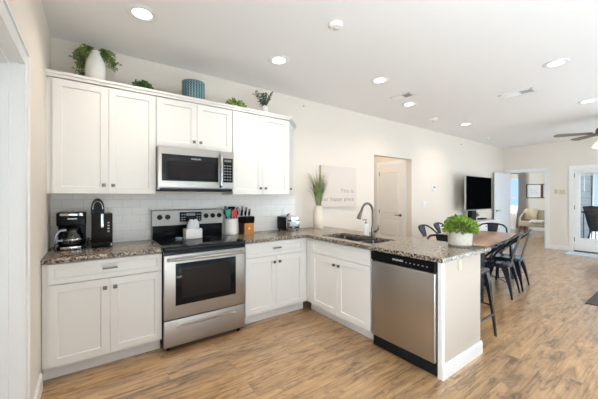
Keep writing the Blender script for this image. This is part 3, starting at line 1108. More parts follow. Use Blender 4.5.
# oven door
b = B(); b.box(0.002, W - 0.002, 0.0, 0.035, 0.285, 0.848, 0.006, seg=2); od = b.build('oven_door', STEEL_H, rg)
b = B(); b.box(0.095, 0.66, -0.004, 0.004, 0.40, 0.772, 0.002); ow = b.build('window_glass', BLKGLASS, od)
b = B(); b.box(0.15, 0.605, -0.0055, -0.003, 0.455, 0.715); b.build('inner_window', GREYGLASS, ow)
b = B()
pts = []
for k in range(13):
    u = k / 12
    pts.append((0.025 + u * (W - 0.05), -0.040 - 0.012 * math.sin(PI * u), 0.812))
b.tube(pts, 0.016, 12, flat=0.75)
for x in (0.04, W - 0.04):
    b.box(x - 0.016, x + 0.016, -0.042, 0.002, 0.798, 0.826, 0.004)
b.build('handle', STEEL_H, od)
b = B(); b.box(0.002, W - 0.002, 0.0, 0.035, 0.045, 0.278, 0.006); dr = b.build('drawer', STEEL_H, rg)
b = B(); b.box(0.10, 0.665, -0.006, 0.004, 0.205, 0.243, 0.004); b.box(0.105, 0.66, -0.016, 0.0, 0.232, 0.243, 0.003); b.build('handle', CHROME, dr)
for x in (0.05, W - 0.05):
    for y in (0.06, 0.6):
        b = B(); b.cyl((x, y, 0.0), (x, y, 0.035), 0.018, n=12); b.build('foot', BLKMATT, rg)
# backguard
b = B(); b.prism([(0.0, 0.575, 1.06), (0.0, 0.590, 1.215), (0.0, 0.600, 1.222), (0.0, 0.665, 1.222), (0.0, 0.665, 0.90), (0.0, 0.64, 0.90), (0.0, 0.64, 1.06)], (W, 0, 0)); bgd = b.build('backguard', steel('backguard_steel', (0.27, 0.252, 0.23), 0.42, 0), rg)
b = B(); b.box(0.01, W - 0.01, 0.615, 0.645, 0.92, 1.062); b.build('lower_trim', BLK, bgd)
tl = Matrix.Translation((0, 0, 0))
def bgy(z): return 0.575 + (z - 1.06) / 0.155 * 0.015
b = B(); b.box(0.268, 0.500, bgy(1.15) - 0.009, bgy(1.15) + 0.006, 1.093, 1.196, 0.002); pn = b.build('control_panel', BLKGLASS, bgd)
b = B(); b.box(0.335, 0.43, bgy(1.15) - 0.0105, bgy(1.15) - 0.008, 1.155, 1.182); b.build('display', DISPLAY, pn)
for x in (0.285, 0.31, 0.445, 0.47):
    for z in (1.11, 1.135, 1.165):
        b = B(); b.box(x, x + 0.016, bgy(1.15) - 0.0102, bgy(1.15) - 0.008, z, z + 0.007); b.build('button', GREYPL, pn)
for x in (0.07, 0.147, 0.552, 0.628, 0.704):
    b = B(); b.cyl((x, bgy(1.15), 1.148), (x, bgy(1.15) - 0.012, 1.148), 0.027, 0.026, 20); b.cyl((x, bgy(1.15) - 0.011, 1.148), (x, bgy(1.15) - 0.034, 1.147), 0.022, 0.019, 20)
    b.box(x - 0.003, x + 0.003, bgy(1.15) - 0.038, bgy(1.15) - 0.03, 1.131, 1.165, 0.001)
    b.build('knob', BLK, bgd)

# ================================================================== microwave
mw = thing('microwave', 'stainless over-the-range microwave under the short wall cabinet', 'microwave', (0.801, -0.42, 1.432))
W = 0.750
HT = 0.412
b = B(); b.box(0.0, W, 0.03, 0.412, 0.0, HT); b.build('case', STEEL_H, mw)
b = B(); b.box(0.02, W - 0.02, 0.0, 0.40, -0.012, 0.012); b.build('vent_base', BLKMATT, mw)
b = B(); b.box(0.0, 0.590, 0.0, 0.032, 0.022, HT, 0.005); md = b.build('door', STEEL_H, mw)
b = B(); b.box(0.03, 0.577, -0.003, 0.004, 0.083, 0.340, 0.002); mg = b.build('door_glass', BLKGLASS, md)
b = B(); b.box(0.085, 0.535, -0.0045, -0.002, 0.112, 0.275); b.build('inner_window', GREYGLASS, mg)
lettering('lettering', 'FRIGIDAIRE', 0.019, Matrix.Translation((0.30, -0.0035, 0.30)) @ FACE_NEG_Y, ICON, mg)
b = B(); b.tube([(0.600, 0.0, 0.375), (0.600, -0.040, 0.355), (0.600, -0.045, 0.20), (0.600, -0.040, 0.055), (0.600, 0.0, 0.035)], 0.014, 12); b.build('handle', CHROME, md)
b = B(); b.box(0.592, W, 0.0, 0.032, 0.022, HT, 0.005); mc = b.build('control_side', STEEL_H, mw)
b = B(); b.box(0.622, W - 0.012, -0.003, 0.004, 0.083, 0.340, 0.002); kp = b.build('keypad', BLKGLASS, mc)
b = B(); b.box(0.64, 0.72, -0.0045, -0.002, 0.300, 0.325); b.build('display', DISPLAY, kp)
for i in range(3):
    for j in range(6):
        b = B(); b.box(0.640 + i * 0.030, 0.656 + i * 0.030, -0.0042, -0.0025, 0.105 + j * 0.030, 0.116 + j * 0.030); b.build('button', GREYPL, kp)

# ================================================================== faucet and soap
fc = thing('faucet', 'brushed nickel gooseneck faucet behind the double sink', 'faucet', (2.90, -1.20, 0.914))
b = B(); b.lathe([(0, 0), (0.030, 0), (0.030, 0.006), (0.022, 0.012), (0.020, 0.10), (0.016, 0.115), (0, 0.115)], 20); b.build('base', NICKEL, fc)
b = B()
pts = [(0, 0, 0.10), (0, 0, 0.25)]
for k in range(1, 13):
    a = PI * k / 12 * 0.93
    pts.append((-0.095 + 0.095 * math.cos(a), 0.0 + 0.25 * (0.095 - 0.095 * math.cos(a)) * 0, 0.27 + 0.105 * math.sin(a)))
b.tube(pts, 0.014, 12); b.build('neck', NICKEL, fc)
e = Vector(pts[-1])
b = B(); b.cyl(e, e + Vector((-0.022, 0, -0.035)), 0.0155, 0.019); b.cyl(e + Vector((-0.022, 0, -0.033)), e + Vector((-0.045, 0, -0.085)), 0.020, 0.025); b.build('spray_head', NICKEL, fc)
b = B(); b.cyl((0, 0, 0.055), (0.01, -0.045, 0.062), 0.018, 0.017); b.tube([(0.01, -0.045, 0.062), (0.015, -0.060, 0.085), (0.018, -0.066, 0.13)], [0.013, 0.011, 0.009], 10); b.build('lever', NICKEL, fc)
sd = thing('soap_dispenser', 'white soap bottle with a grey pump beside the faucet', 'soap dispenser', (2.93, -1.07, 0.914))
b = B(); b.lathe([(0, 0), (0.031, 0), (0.033, 0.006), (0.033, 0.115), (0.028, 0.128), (0.013, 0.132), (0, 0.132)], 20); b.build('bottle', CERAM, sd)
b = B(); b.cyl((0, 0, 0.13), (0, 0, 0.148), 0.014, n=14); b.cyl((0, 0, 0.148), (0, 0, 0.172), 0.005, n=10); b.box(-0.05, 0.012, -0.009, 0.009, 0.172, 0.186, 0.003); b.build('pump', GREYPL, sd)

# ================================================================== coffee makers
cm = thing('coffee_maker', 'black drip coffee maker with a glass carafe in the left corner', 'coffee maker', (0.155, -0.165, 0.914))
b = B(); b.box(-0.095, 0.10, -0.125, 0.11, 0, 0.032, 0.008); b.build('base', BLK, cm)
b = B(); b.box(-0.095, 0.10, 0.03, 0.11, 0.03, 0.235, 0.008); b.build('water_tank', BLK, cm)
b = B(); b.box(-0.098, 0.103, -0.105, 0.11, 0.20, 0.315, 0.014, seg=3); hd = b.build('brew_head', BLK, cm)
b = B(); b.box(-0.075, 0.045, -0.112, -0.10, 0.287, 0.306, 0.003); b.box(0.05, 0.08, -0.112, -0.10, 0.284, 0.310, 0.003); b.build('trim_band', CHROME, hd)
b = B(); b.box(-0.025, 0.04, -0.107, -0.103, 0.257, 0.266, 0.001); b.build('badge', ICON, hd)
b = B(); b.box(-0.07, 0.07, -0.14, -0.115, 0.006, 0.03, 0.004); b.build('warmer_trim', CHROME, cm)
b = B(); b.lathe([(0.0, 0), (0.066, 0), (0.074, 0.012), (0.078, 0.05), (0.070, 0.095), (0.052, 0.128), (0.052, 0.135), (0.049, 0.135), (0.049, 0.127), (0.067, 0.094), (0.075, 0.05), (0.071, 0.014), (0.0, 0.003)], 28, (0.008, -0.045, 0.034)); ca = b.build('carafe', CARAFE, cm)
b = B(); b.lathe([(0.056, 0.130), (0.056, 0.146), (0.0, 0.150)], 24, (0.008, -0.045, 0.034)); b.build('lid', BLK, ca)
b = B(); b.lathe([(0.0792, 0.044), (0.0800, 0.050), (0.0792, 0.056)], 28, (0.008, -0.045, 0.034)); b.build('band', CHROME, ca)
b = B(); b.tube([(-0.035, -0.085, 0.165), (-0.075, -0.115, 0.165), (-0.100, -0.125, 0.13), (-0.098, -0.125, 0.085), (-0.060, -0.098, 0.080)], 0.010, 10); b.build('handle', mat('grey_carafe_handle', (0.30, 0.33, 0.40), 0.25), ca)
b = B(); b.tube([(-0.09, 0.06, 0.05), (-0.115, 0.03, 0.03), (-0.118, -0.04, 0.012), (-0.10, -0.13, 0.006)], 0.004, 8); b.build('cord', BLK, cm)

pm = thing('pod_coffee_machine', 'dark brown pod coffee machine with a domed lever head beside the drip coffee maker', 'coffee machine', (0.372, -0.16, 0.914))
b = B(); b.box(-0.078, 0.080, -0.09, 0.12, 0.0, 0.297, 0.006); b.build('body', DKBROWN, pm)
b = B(); b.box(-0.076, 0.078, -0.135, -0.085, 0.0, 0.045, 0.005); b.build('drip_tray', BLK, pm)
b = B(); b.box(-0.074, 0.012, -0.135, -0.085, 0.175, 0.297, 0.005); sp_ = b.build('spout_block', DKBROWN, pm)
b = B(); b.box(-0.010, 0.010, -0.140, -0.084, 0.177, 0.297, 0.002); b.build('chrome_strip', mat('pale_blue_chrome', (0.62, 0.70, 0.78), 0.15, 1.0), sp_)
b = B()
prof = []
for k in range(14):
    a = PI * k / 13
    prof.append((-0.032 + 0.050 * math.cos(a), 0.335 + 0.100 * math.sin(a)))
prof = [(0.018, 0.290)] + prof + [(-0.082, 0.290)]
b.prism([(x, -0.10, z) for x, z in prof], (0, 0.13, 0)); dm = b.build('dome_head', BLK, pm)
b = B()
pts = [(-0.032 + 0.036 * math.cos(PI * k / 12), -0.103, 0.338 + 0.070 * math.sin(PI * k / 12)) for k in range(13)]
b.tube(pts, 0.0028, 8); b.build('lever_ring', CHROME, dm)
b = B(); b.cyl((-0.032, -0.104, 0.375), (-0.032, -0.098, 0.375), 0.008); b.cyl((-0.032, -0.112, 0.335), (-0.032, -0.098, 0.335), 0.022); b.build('cap', BLK, dm)
for k in range(4):
    b = B(); b.box(0.040, 0.056, -0.0925, -0.088, 0.130 + k * 0.026, 0.142 + k * 0.026, 0.002); b.build('button', ICON, pm)
b = B(); b.box(0.062, 0.074, -0.1365, -0.13, 0.012, 0.034, 0.001); b.build('badge', ICON, pm)
b = B(); b.tube([(-0.078, 0.05, 0.04), (-0.098, 0.02, 0.075), (-0.105, -0.02, 0.045), (-0.11, -0.03, 0.006)], 0.0035, 8); b.build('cord', BLK, pm)

# ================================================================== cloth holder on the cooktop
nh = thing('napkin_box', 'white woven box on the back of the cooktop', 'box', (1.165, -0.245, 0.9232))
b = B()
v0 = [(-0.082, -0.055), (0.082, -0.055), (0.082, 0.055), (-0.082, 0.055)]
for s, z0, z1 in ((1.0, 0.0, 0.10),):
    b.box(-0.085, 0.085, -0.058, 0.058, 0.0, 0.008, 0.003)
    b.box(-0.085, 0.085, -0.058, -0.050, 0.0, 0.105, 0.003); b.box(-0.085, 0.085, 0.050, 0.058, 0.0, 0.105, 0.003)
    b.box(-0.085, -0.077, -0.058, 0.058, 0.0, 0.105, 0.003); b.box(0.077, 0.085, -0.058, 0.058, 0.0, 0.105, 0.003)
b.build('box_shell', mat('white_woven', (0.82, 0.81, 0.79), 0.85, bump=0.8, bscale=90), nh)
dt = B()
# a loosely gathered towel standing up out of the box
n = 40
rings = []
for (z, s, amp) in ((0.012, 0.75, 0.1), (0.09, 0.85, 0.12), (0.13, 0.80, 0.28), (0.165, 0.66, 0.42), (0.19, 0.42, 0.5)):
    ring = []
    for k in range(n):
        a = 2 * PI * k / n
        f = 1 + amp * math.sin(5 * a + z * 9) * 0.5 + amp * 0.3 * math.sin(9 * a)
        ring.append(dt.bm.verts.new((0.072 * s * f * math.cos(a), 0.043 * s * f * math.sin(a), z + amp * 0.025 * math.sin(3 * a + 1))))
    rings.append(ring)
for i in range(len(rings) - 1):
    for k in range(n):
        dt.bm.faces.new([rings[i][k], rings[i][(k + 1) % n], rings[i + 1][(k + 1) % n], rings[i + 1][k]])
dt.bm.faces.new(rings[0])
c_ = dt.bm.verts.new((0.0, 0, 0.14))
for k in range(n):
    dt.bm.faces.new([rings[-1][k], rings[-1][(k + 1) % n], c_])
tag(dt.build('dish_towel', mat('pale_grey_towel', (0.70, 0.70, 0.71), 0.9), loc=(1.165, -0.245, 0.9232), angle=60), 'crumpled pale grey towel sticking out of the white box on the cooktop', 'towel')
b = B(); b.lathe([(0, 0.004), (0.030, 0.0), (0.034, 0.004), (0.036, 0.016), (0.033, 0.016), (0.031, 0.008), (0, 0.007)], 20)
tag(b.build('spoon_rest', mat('pale_blue_glaze', (0.45, 0.55, 0.62), 0.2), loc=(1.035, -0.215, 0.9228)), 'small pale blue dish beside the white box on the cooktop', 'dish')

# ================================================================== crock with utensils
CX, CY, CZ = 1.652, -0.102, 0.914
b = B(); b.lathe([(0, 0), (0.078, 0), (0.085, 0.008), (0.086, 0.09), (0.083, 0.186), (0.086, 0.192), (0.080, 0.192), (0.078, 0.09), (0.076, 0.012), (0, 0.010)], 32)
tag(b.build('utensil_crock', CERAM, loc=(CX, CY, CZ)), 'white ceramic crock of cooking utensils right of the range', 'crock')
def utensil(name, label, cat, m, bx, by, tx, ty, h, head):
    """stands on the crock floor at (bx,by), leans to (tx,ty) at height h"""
    t = thing(name, label, cat, (CX + bx, CY + by, CZ + 0.0125), 0, 'utensils in the white crock')
    d = Vector((tx - bx, ty - by, h))
    b = B(); b.tube([(0, 0, 0.0), tuple(d)], [0.006, 0.007], 10); b.build('handle', m[0], t)
    b = B()
    if head == 'spatula':
        u = d.normalized()
        s = Vector((1, 0.15, 0)).normalized(); nn = u.cross(s).normalized()
        p0 = d * 0.97
        pl = [p0 - s * 0.012, p0 + s * 0.012, p0 + s * 0.034 + u * 0.03, p0 + s * 0.034 + u * 0.095, p0 - s * 0.034 + u * 0.085, p0 - s * 0.034 + u * 0.03]
        b.prism([q - nn * 0.004 for q in pl], nn * 0.008)
    elif head == 'spoon':
        u = d.normalized()
        for k in range(1):
            c = d + u * 0.035
            Mx = Matrix.Translation(c) @ u.to_track_quat('Z', 'Y').to_matrix().to_4x4() @ Matrix.Diagonal((0.036, 0.014, 0.05, 1))
            bmesh.ops.create_uvsphere(b.bm, u_segments=16, v_segments=10, radius=1.0, matrix=Mx)
    elif head == 'ladle':
        c = d + Vector((0.0, -0.02, 0.0))
        b.lathe([(0, -0.042), (0.022, -0.038), (0.040, -0.018), (0.045, 0.006), (0.042, 0.006), (0.036, -0.014), (0, -0.036)], 20, c)
    elif head == 'whisk':
        u = d.normalized()
        for k in range(6):
            a = PI * k / 6
            s = Vector((math.cos(a), math.sin(a), 0))
            b.tube([d, d + u * 0.03 + s * 0.018, d + u * 0.075 + s * 0.028, d + u * 0.11 + s * 0.012, d + u * 0.115, d + u * 0.11 - s * 0.012, d + u * 0.075 - s * 0.028, d + u * 0.03 - s * 0.018, d], 0.0016, 6)
    b.build('head', m[1], t)
    return t
utensil('spatula', 'green spatula in the white crock, leftmost utensil', 'spatula', (GREEN, GREEN), -0.045, -0.022, -0.053, -0.038, 0.205, 'spatula')
utensil('spatula', 'red spatula at the front of the white crock', 'spatula', (RED, RED), 0.008, -0.045, 0.012, -0.056, 0.195, 'spatula')
utensil('spoon', 'slate grey spoon behind the green spatula in the crock', 'spoon', (SLATE, SLATE), -0.040, 0.028, -0.054, 0.036, 0.245, 'spoon')
utensil('spoon', 'large black spoon in the middle of the white crock', 'spoon', (BLK, BLK), -0.006, 0.0, -0.006, -0.008, 0.235, 'spoon')
utensil('ladle', 'black ladle standing tallest in the white crock', 'ladle', (BLK, BLK), 0.020, 0.050, 0.028, 0.064, 0.31, 'ladle')
utensil('whisk', 'steel whisk at the right rim of the white crock', 'whisk', (CHROME, CHROME), 0.054, -0.020, 0.060, -0.034, 0.20, 'whisk')
utensil('spoon', 'black spoon at the right side of the white crock behind the whisk', 'spoon', (BLK, BLK), 0.060, 0.004, 0.070, 0.002, 0.215, 'spoon')
utensil('spatula', 'black slotted turner at the back left of the white crock', 'spatula', (BLK, BLK), -0.026, 0.052, -0.032, 0.064, 0.205, 'spatula')

# ================================================================== knife block
kb = thing('knife_block', 'honey coloured wooden knife block with a black slanted top beside the crock', 'knife block', (1.838, -0.135, 0.914))
b = B(); b.prism([(-0.058, -0.075, 0), (-0.058, 0.075, 0), (-0.058, 0.108, 0.13), (-0.058, -0.075, 0.130)], (0.120, 0, 0)); b.build('body', ORANGEWOOD, kb)
b = B(); b.prism([(-0.062, -0.070, 0.1302), (-0.062, 0.108, 0.1302), (-0.062, 0.115, 0.195), (-0.062, -0.055, 0.215), (-0.062, -0.085, 0.200)], (0.130, 0, 0)); b.build('slotted_top', BLK, kb)
b = B(); b.box(-0.066, -0.0585, -0.07, 0.07, 0.004, 0.130); b.build('side_panel', WALNUT, kb)
b = B(); b.lathe([(0, 0), (0.013, 0), (0.013, 0.001), (0, 0.001)], 16); o = b.build('logo_disc', ICON, kb); o.location = (0.0, -0.0755, 0.068); o.rotation_euler = (PI / 2, 0, 0)
klabs = ['leftmost of the five handles in the knife block', 'second handle from the left in the knife block', 'middle handle of the five in the knife block', 'second handle from the right in the knife block', 'rightmost of the five handles in the knife block']
for k in range(5):
    x = 1.838 - 0.048 + k * 0.0245
    kn = thing('knife', ['black handled knife, ', 'steel ended knife, ', 'steel ended knife, ', 'black handled knife, ', 'steel ended knife, '][k] + klabs[k], 'knife', (x, -0.095 + (k % 2) * 0.06, 0.914 + 0.2155), 0, 'knives in the knife block')
    b = B(); b.box(-0.009, 0.009, -0.012, 0.012, 0.0, 0.085 + 0.012 * ((k * 3) % 4), 0.004, M=Matrix.Rotation(R(16), 4, 'X')); b.build('handle', BLK, kn)
    b = B(); hh = 0.085 + 0.012 * ((k * 3) % 4); b.box(-0.0095, 0.0095, -0.0125, 0.0125, hh * (0.55 if k in (1, 2, 4) else 0.93), hh + 0.003, 0.003, M=Matrix.Rotation(R(16), 4, 'X')); b.build('end_cap', CHROME, kn)

# ================================================================== toaster
to = thing('toaster', 'black and chrome toaster at the right end of the back counter', 'toaster', (2.445, -0.145, 0.914))
b = B(); b.box(-0.105, 0.105, -0.105, 0.125, 0.012, 0.185, 0.018, seg=3); b.build('shell', BLK, to)
b = B(); b.box(-0.103, 0.103, -0.118, -0.100, 0.014, 0.186, 0.008); fp = b.build('front_plate', CHROME, to)
b = B(); b.box(-0.103, 0.103, -0.11, 0.12, 0.1835, 0.189, 0.002); tp_ = b.build('top_plate', CHROME, to)
for s in (-1, 1):
    b = B(); b.box(s * 0.045 - 0.015, s * 0.045 + 0.015, -0.085, 0.10, 0.1880, 0.1896); b.build('slot', BLKMATT, tp_)
    b = B(); b.box(s * 0.062 - 0.021, s * 0.062 + 0.021, -0.145, -0.116, 0.132, 0.147, 0.004); b.build('lever', BLK, fp)
    for k in (-1, 1):
        b = B(); b.cyl((s * 0.055 + k * 0.018, -0.117, 0.045), (s * 0.055 + k * 0.018, -0.130, 0.045), 0.013, 0.011, 14); b.build('dial', BLK, fp)
b = B(); b.box(-0.055, 0.055, -0.1195, -0.116, 0.065, 0.125, 0.001); b.build('control_plate', mat('pale_blue_plate', (0.55, 0.60, 0.66), 0.3), fp)
for x in (-0.08, 0.08):
    for y in (-0.09, 0.10):
        b = B(); b.cyl((x, y, 0), (x, y, 0.016), 0.010, n=10); b.build('foot', BLKMATT, to)
b = B(); b.tube([(0.02, 0.05, 0.187), (0.02, 0.05, 0.205), (0.055, 0.05, 0.215)], 0.008, 8); b.build('knob', BLK, to)

# outlets on the tile
def plate(name, label, cat, loc, wd, ht, face='-y', m=None, group=None, kind='switch'):
    rz = {'-y': 0, '-x': -PI / 2}[face]
    t = thing(name, label, cat, loc, rz, group)
    b = B(); b.box(-wd / 2, wd / 2, -0.006, -0.0005, -ht / 2, ht / 2, 0.002); b.build('cover_plate', m or WHITE, t)
    n = max(1, round(wd / 0.06))
    for k in range(n):
        x = (k - (n - 1) / 2) * 0.046
        if kind == 'switch':
            b = B(); b.box(x - 0.016, x + 0.016, -0.0095, -0.0055, -0.033, 0.033, 0.002); b.build('rocker', m or WHITE, t)
        else:
            for z in (-0.02, 0.02):
                b = B(); b.box(x - 0.015, x + 0.015, -0.0075, -0.0055, z - 0.014, z + 0.014, 0.002); b.build('socket', m or WHITE, t)
    return t
plate('outlet', 'white outlet on the tile above the counter behind the toaster', 'outlet', (2.47, -0.0085, 1.15), 0.07, 0.115, kind='socket')

# ================================================================== vase with grass
vg = thing('potted_grass', 'tall artificial grass in a cream vase in the counter corner', 'plant', (2.945, -0.17, 0.914))
b = B(); b.lathe([(0, 0), (0.066, 0), (0.071, 0.01), (0.074, 0.10), (0.072, 0.18), (0.062, 0.27), (0.053, 0.315), (0.055, 0.322), (0.048, 0.322), (0.048, 0.31), (0, 0.30)], 30); b.build('vase', mat('cream_vase_glaze', (0.76, 0.67, 0.56), 0.4), vg)
b = B()
b.recalc = False
for k in range(230):
    a = rnd.uniform(0, 2 * PI)
    r0 = rnd.uniform(0, 0.035)
    ln = rnd.uniform(0.30, 0.56)
    lean = rnd.uniform(0.02, 0.27) * (1.3 - ln)
    if rnd.random() < 0.25:
        lean *= 1.7
    d = Vector((math.cos(a), math.sin(a) * 0.75, 0))
    if d.y > 0: d.y *= 0.3
    lean = min(lean, 0.15)
    s = d.cross(Vector((0, 0, 1))).normalized()
    rings = []
    droop = rnd.uniform(0.0, 0.10)
    for j in range(7):
        u = j / 6
        p = Vector((d.x * r0, d.y * r0, 0.29)) + d * (lean * u ** 1.7 + droop * u ** 4) + Vector((0, 0, ln * (u - 0.18 * droop * 6 * u ** 4)))
        wv = 0.0038 * (1 - u) ** 0.6 + 0.0003
        rings.append((b.bm.verts.new(p - s * wv), b.bm.verts.new(p + s * wv)))
    for j in range(6):
        b.bm.faces.new([rings[j][0], rings[j][1], rings[j + 1][1], rings[j + 1][0]])
b.build('grass', GRASS, vg)

# canvas sign
sg = thing('wall_sign', 'pale blush canvas sign with grey lettering on the back wall', 'sign', (3.485, -0.003, 1.215))
b = B(); b.box(-0.38, 0.38, -0.038, 0.0, 0, 0.625); b.build('stretcher', CANVASEDGE, sg)
b = B(); b.box(-0.376, 0.382, -0.040, -0.0375, -0.001, 0.626); cv = b.build('canvas', CANVAS, sg)
lettering('lettering', 'This is', 0.088, Matrix.Translation((0.315, -0.0402, 0.215)) @ FACE_NEG_Y, LETTER, cv, 'RIGHT', spacing=1.25, shear=0.12)
lettering('lettering', 'our happy place', 0.088, Matrix.Translation((0.315, -0.0402, 0.085)) @ FACE_NEG_Y, LETTER, cv, 'RIGHT', spacing=1.22, shear=0.12)

# green plant in a cream pot on the peninsula
def leaf_ball(b, n, c, rx, ry, rz, l0, l1, wr=0.6, low=-0.2):
    b.recalc = False
    c = Vector(c)
    for _ in range(n):
        z = rnd.uniform(low, 1)
        a = rnd.uniform(0, 2 * PI)
        q = math.sqrt(max(0, 1 - z * z))
        d = Vector((q * math.cos(a), q * math.sin(a), z))
        r = rnd.uniform(0.55, 0.95)
        p = c + Vector((d.x * rx, d.y * ry, d.z * rz)) * r
        dd = (d + Vector((rnd.uniform(-.6, .6), rnd.uniform(-.6, .6), rnd.uniform(-.2, .7)))).normalized()
        ln = rnd.uniform(l0, l1)
        b.leaf(p, dd, (d + Vector((rnd.uniform(-.8, .8), rnd.uniform(-.8, .8), 0.6))).normalized(), ln, ln * wr)
pp = thing('potted_plant', 'bushy bright green plant in a round cream pot on the peninsula end', 'plant', (3.04, -2.092, 0.914))
b = B(); b.lathe([(0, 0), (0.090, 0), (0.096, 0.006), (0.099, 0.055), (0.101, 0.125), (0.104, 0.132), (0.095, 0.132), (0.093, 0.10), (0, 0.10)], 36); b.build('pot', CREAM, pp)
b = B(); b.lathe([(0, 0.001), (0.0965, 0.001), (0.0975, 0.014), (0.0965, 0.016)], 36); b.build('pot_base_band', mat('dark_base_band', (0.18, 0.16, 0.13), 0.6), pp)  # thin dark band around the bottom of the pot
b = B(); leaf_ball(b, 1500, (0, 0, 0.135), 0.146, 0.146, 0.140, 0.018, 0.034, 0.70, -0.12); b.build('foliage', LEAF1, pp)

# ================================================================== on top of the wall cabinets
TZ = UT + 0.0005
v1 = thing('vase_with_vine', 'tall white vase with a trailing green vine on the cabinets at far left', 'plant', (0.325, -0.185, TZ))
b = B(); b.lathe([(0, 0), (0.062, 0), (0.071, 0.02), (0.078, 0.10), (0.078, 0.18), (0.071, 0.235), (0.050, 0.28), (0.037, 0.31), (0.040, 0.33), (0.032, 0.33), (0.030, 0.31), (0, 0.29)], 30); b.build('vase', CERAM, v1)
b = B(); st = B()
for k in range(26):
    a = rnd.choice((rnd.uniform(-0.5, 0.6), rnd.uniform(2.6, 3.5))) if k > 14 else rnd.uniform(PI * 0.7, PI * 1.25)
    if k > 19: a = rnd.uniform(-0.7, 0.5)
    d = Vector((math.cos(a), abs(math.sin(a)) * 0.5, 0))
    rise = rnd.uniform(0.03, 0.07)
    out_ = rnd.uniform(0.07, 0.17)
    drop = rnd.uniform(0.05, 0.30) if k <= 14 else rnd.uniform(0.02, 0.16)
    pts = []
    for j in range(11):
        u = j / 10
        p = Vector((0, 0, 0.30)) + d * out_ * (u ** 0.7) + Vector((0, 0, rise * math.sin(min(1, u * 2.2) * PI * 0.5) - drop * max(0, u - 0.25) ** 1.3 * 1.4))
        pts.append(p)
    st.tube(pts, 0.002, 5)
    for j in range(1, 11):
        for q in range(3):
            dd = Vector((rnd.uniform(-1, 1), rnd.uniform(-1, 0.6), rnd.uniform(-0.8, 0.4)))
            ln = rnd.uniform(0.024, 0.042)
            b.recalc = False
            b.leaf(pts[j] + dd * 0.008, dd, (rnd.uniform(-.3, .3), -0.7, 0.6), ln, ln * 0.75)
st.build('stem', STEM, v1); b.build('foliage', LEAF3, v1)

def low_plant(label, x, y, rx, rz, n, m, nm='potted_plant', sc=1.0):
    t = thing(nm, label, 'plant', (x, y, TZ))
    b = B(); b.lathe([(0, 0), (0.040, 0), (0.050, 0.035), (0.046, 0.035), (0.04, 0.028), (0, 0.028)], 20); b.build('pot', CERAM, t)
    b = B(); leaf_ball(b, n, (0, 0, 0.035), rx, 0.09, rz, 0.020 * sc, 0.034 * sc, 0.75, -0.1); b.build('foliage', m, t)
    return t
low_plant('low dark green plant on the cabinets between the vine vase and the teal pot', 0.70, -0.20, 0.105, 0.105, 330, LEAF2)
low_plant('low yellow-green trailing plant on the cabinets right of the teal pot', 1.66, -0.215, 0.145, 0.115, 360, LEAF1)
tp = thing('teal_planter', 'round teal zigzag patterned pot on the cabinets above the microwave', 'pot', (1.185, -0.20, TZ))
b = B(); b.lathe([(0, 0), (0.108, 0), (0.115, 0.008), (0.117, 0.20), (0.116, 0.232), (0.106, 0.232), (0.104, 0.02), (0, 0.018)], 40); b.build('pot_wall', TEAL, tp)
b = B(); b.lathe([(0.1175, 0.224), (0.119, 0.229), (0.118, 0.236), (0.1055, 0.236), (0.105, 0.226)], 40); b.build('rim', SLATE, tp)
v4 = thing('vase_with_eucalyptus', 'small white vase of eucalyptus stems at the right end of the cabinets', 'plant', (2.06, -0.19, TZ))
b = B(); b.lathe([(0, 0), (0.046, 0), (0.050, 0.01), (0.050, 0.06), (0.040, 0.12), (0.032, 0.155), (0.027, 0.155), (0.030, 0.13), (0, 0.12)], 24); b.build('vase', CERAM, v4)
b = B(); st = B(); b.recalc = False
for k in range(15):
    a = rnd.uniform(0, 2 * PI)
    d = Vector((math.cos(a), math.sin(a) * 0.6, 0))
    ht, le = rnd.uniform(0.07, 0.20), rnd.uniform(0.02, 0.10)
    if k in (0, 1, 2): d, ht, le = Vector((-1, 0.05 * k, 0)), 0.18 - 0.02 * k, 0.10 + 0.015 * k
    pts = [Vector((0, 0, 0.13)) + d * le * (j / 6) ** 1.3 + Vector((0, 0, ht * j / 6)) for j in range(7)]
    st.tube(pts, 0.0022, 5)
    for j in range(1, 7):
        for q in range(3 if k > 2 else 2):
            dd = Vector((rnd.uniform(-1, 1), rnd.uniform(-1, 1), rnd.uniform(-0.2, 0.9))) + d * 0.5
            ln = rnd.uniform(0.024, 0.040)
            b.leaf(pts[j], dd, (rnd.uniform(-.3, .3), -0.6, 0.5), ln, ln * 0.65)
st.build('stem', STEM, v4); b.build('foliage', LEAF4, v4)

# ================================================================== ceiling fittings
labs = ['recessed ceiling light nearest the vine vase, above the left base cabinet', 'recessed ceiling light in front of the right wall cabinets',
        'recessed ceiling light above the sink', 'bright recessed light beside the square ceiling vent', 'recessed ceiling light above the dining table end, by the back wall',
        'recessed ceiling light in front of the long ceiling vent', 'recessed ceiling light left of the ceiling fan']
cans = [(0.613, -0.85), (1.882, -0.815), (3.155, -1.096), (4.257, -0.765), (6.244, -0.694), (4.313, -2.483), (6.295, -2.404)]
offs = [(2.0, -2.9), (3.2, -4.2), (8.3, -4.0)]
def make_can(lab, x, y):
    t = thing('ceiling_light', lab, 'ceiling light', (x, y, H), 0, 'recessed ceiling lights')
    b = B(); b.lathe([(0.066, -0.0005), (0.112, -0.0005), (0.114, -0.004), (0.108, -0.009), (0.080, -0.012), (0.067, -0.007), (0.066, -0.0005)], 32); b.build('trim_ring', TRIM, t)
    b = B(); b.lathe([(0, -0.0075), (0.066, -0.0060), (0.066, -0.002), (0, -0.002)], 32); b.build('diffuser', LAMP, t)
    l = bpy.data.lights.new('lamp_light', 'AREA')
    l.shape = 'DISK'; l.size = 0.13; l.spread = R(135); l.energy = CAN_POWER; l.color = (1.0, 0.88, 0.74)
    o = bpy.data.objects.new('lamp_light', l); col.objects.link(o); o.parent = t; o.location = (0, 0, -0.016)
    return t
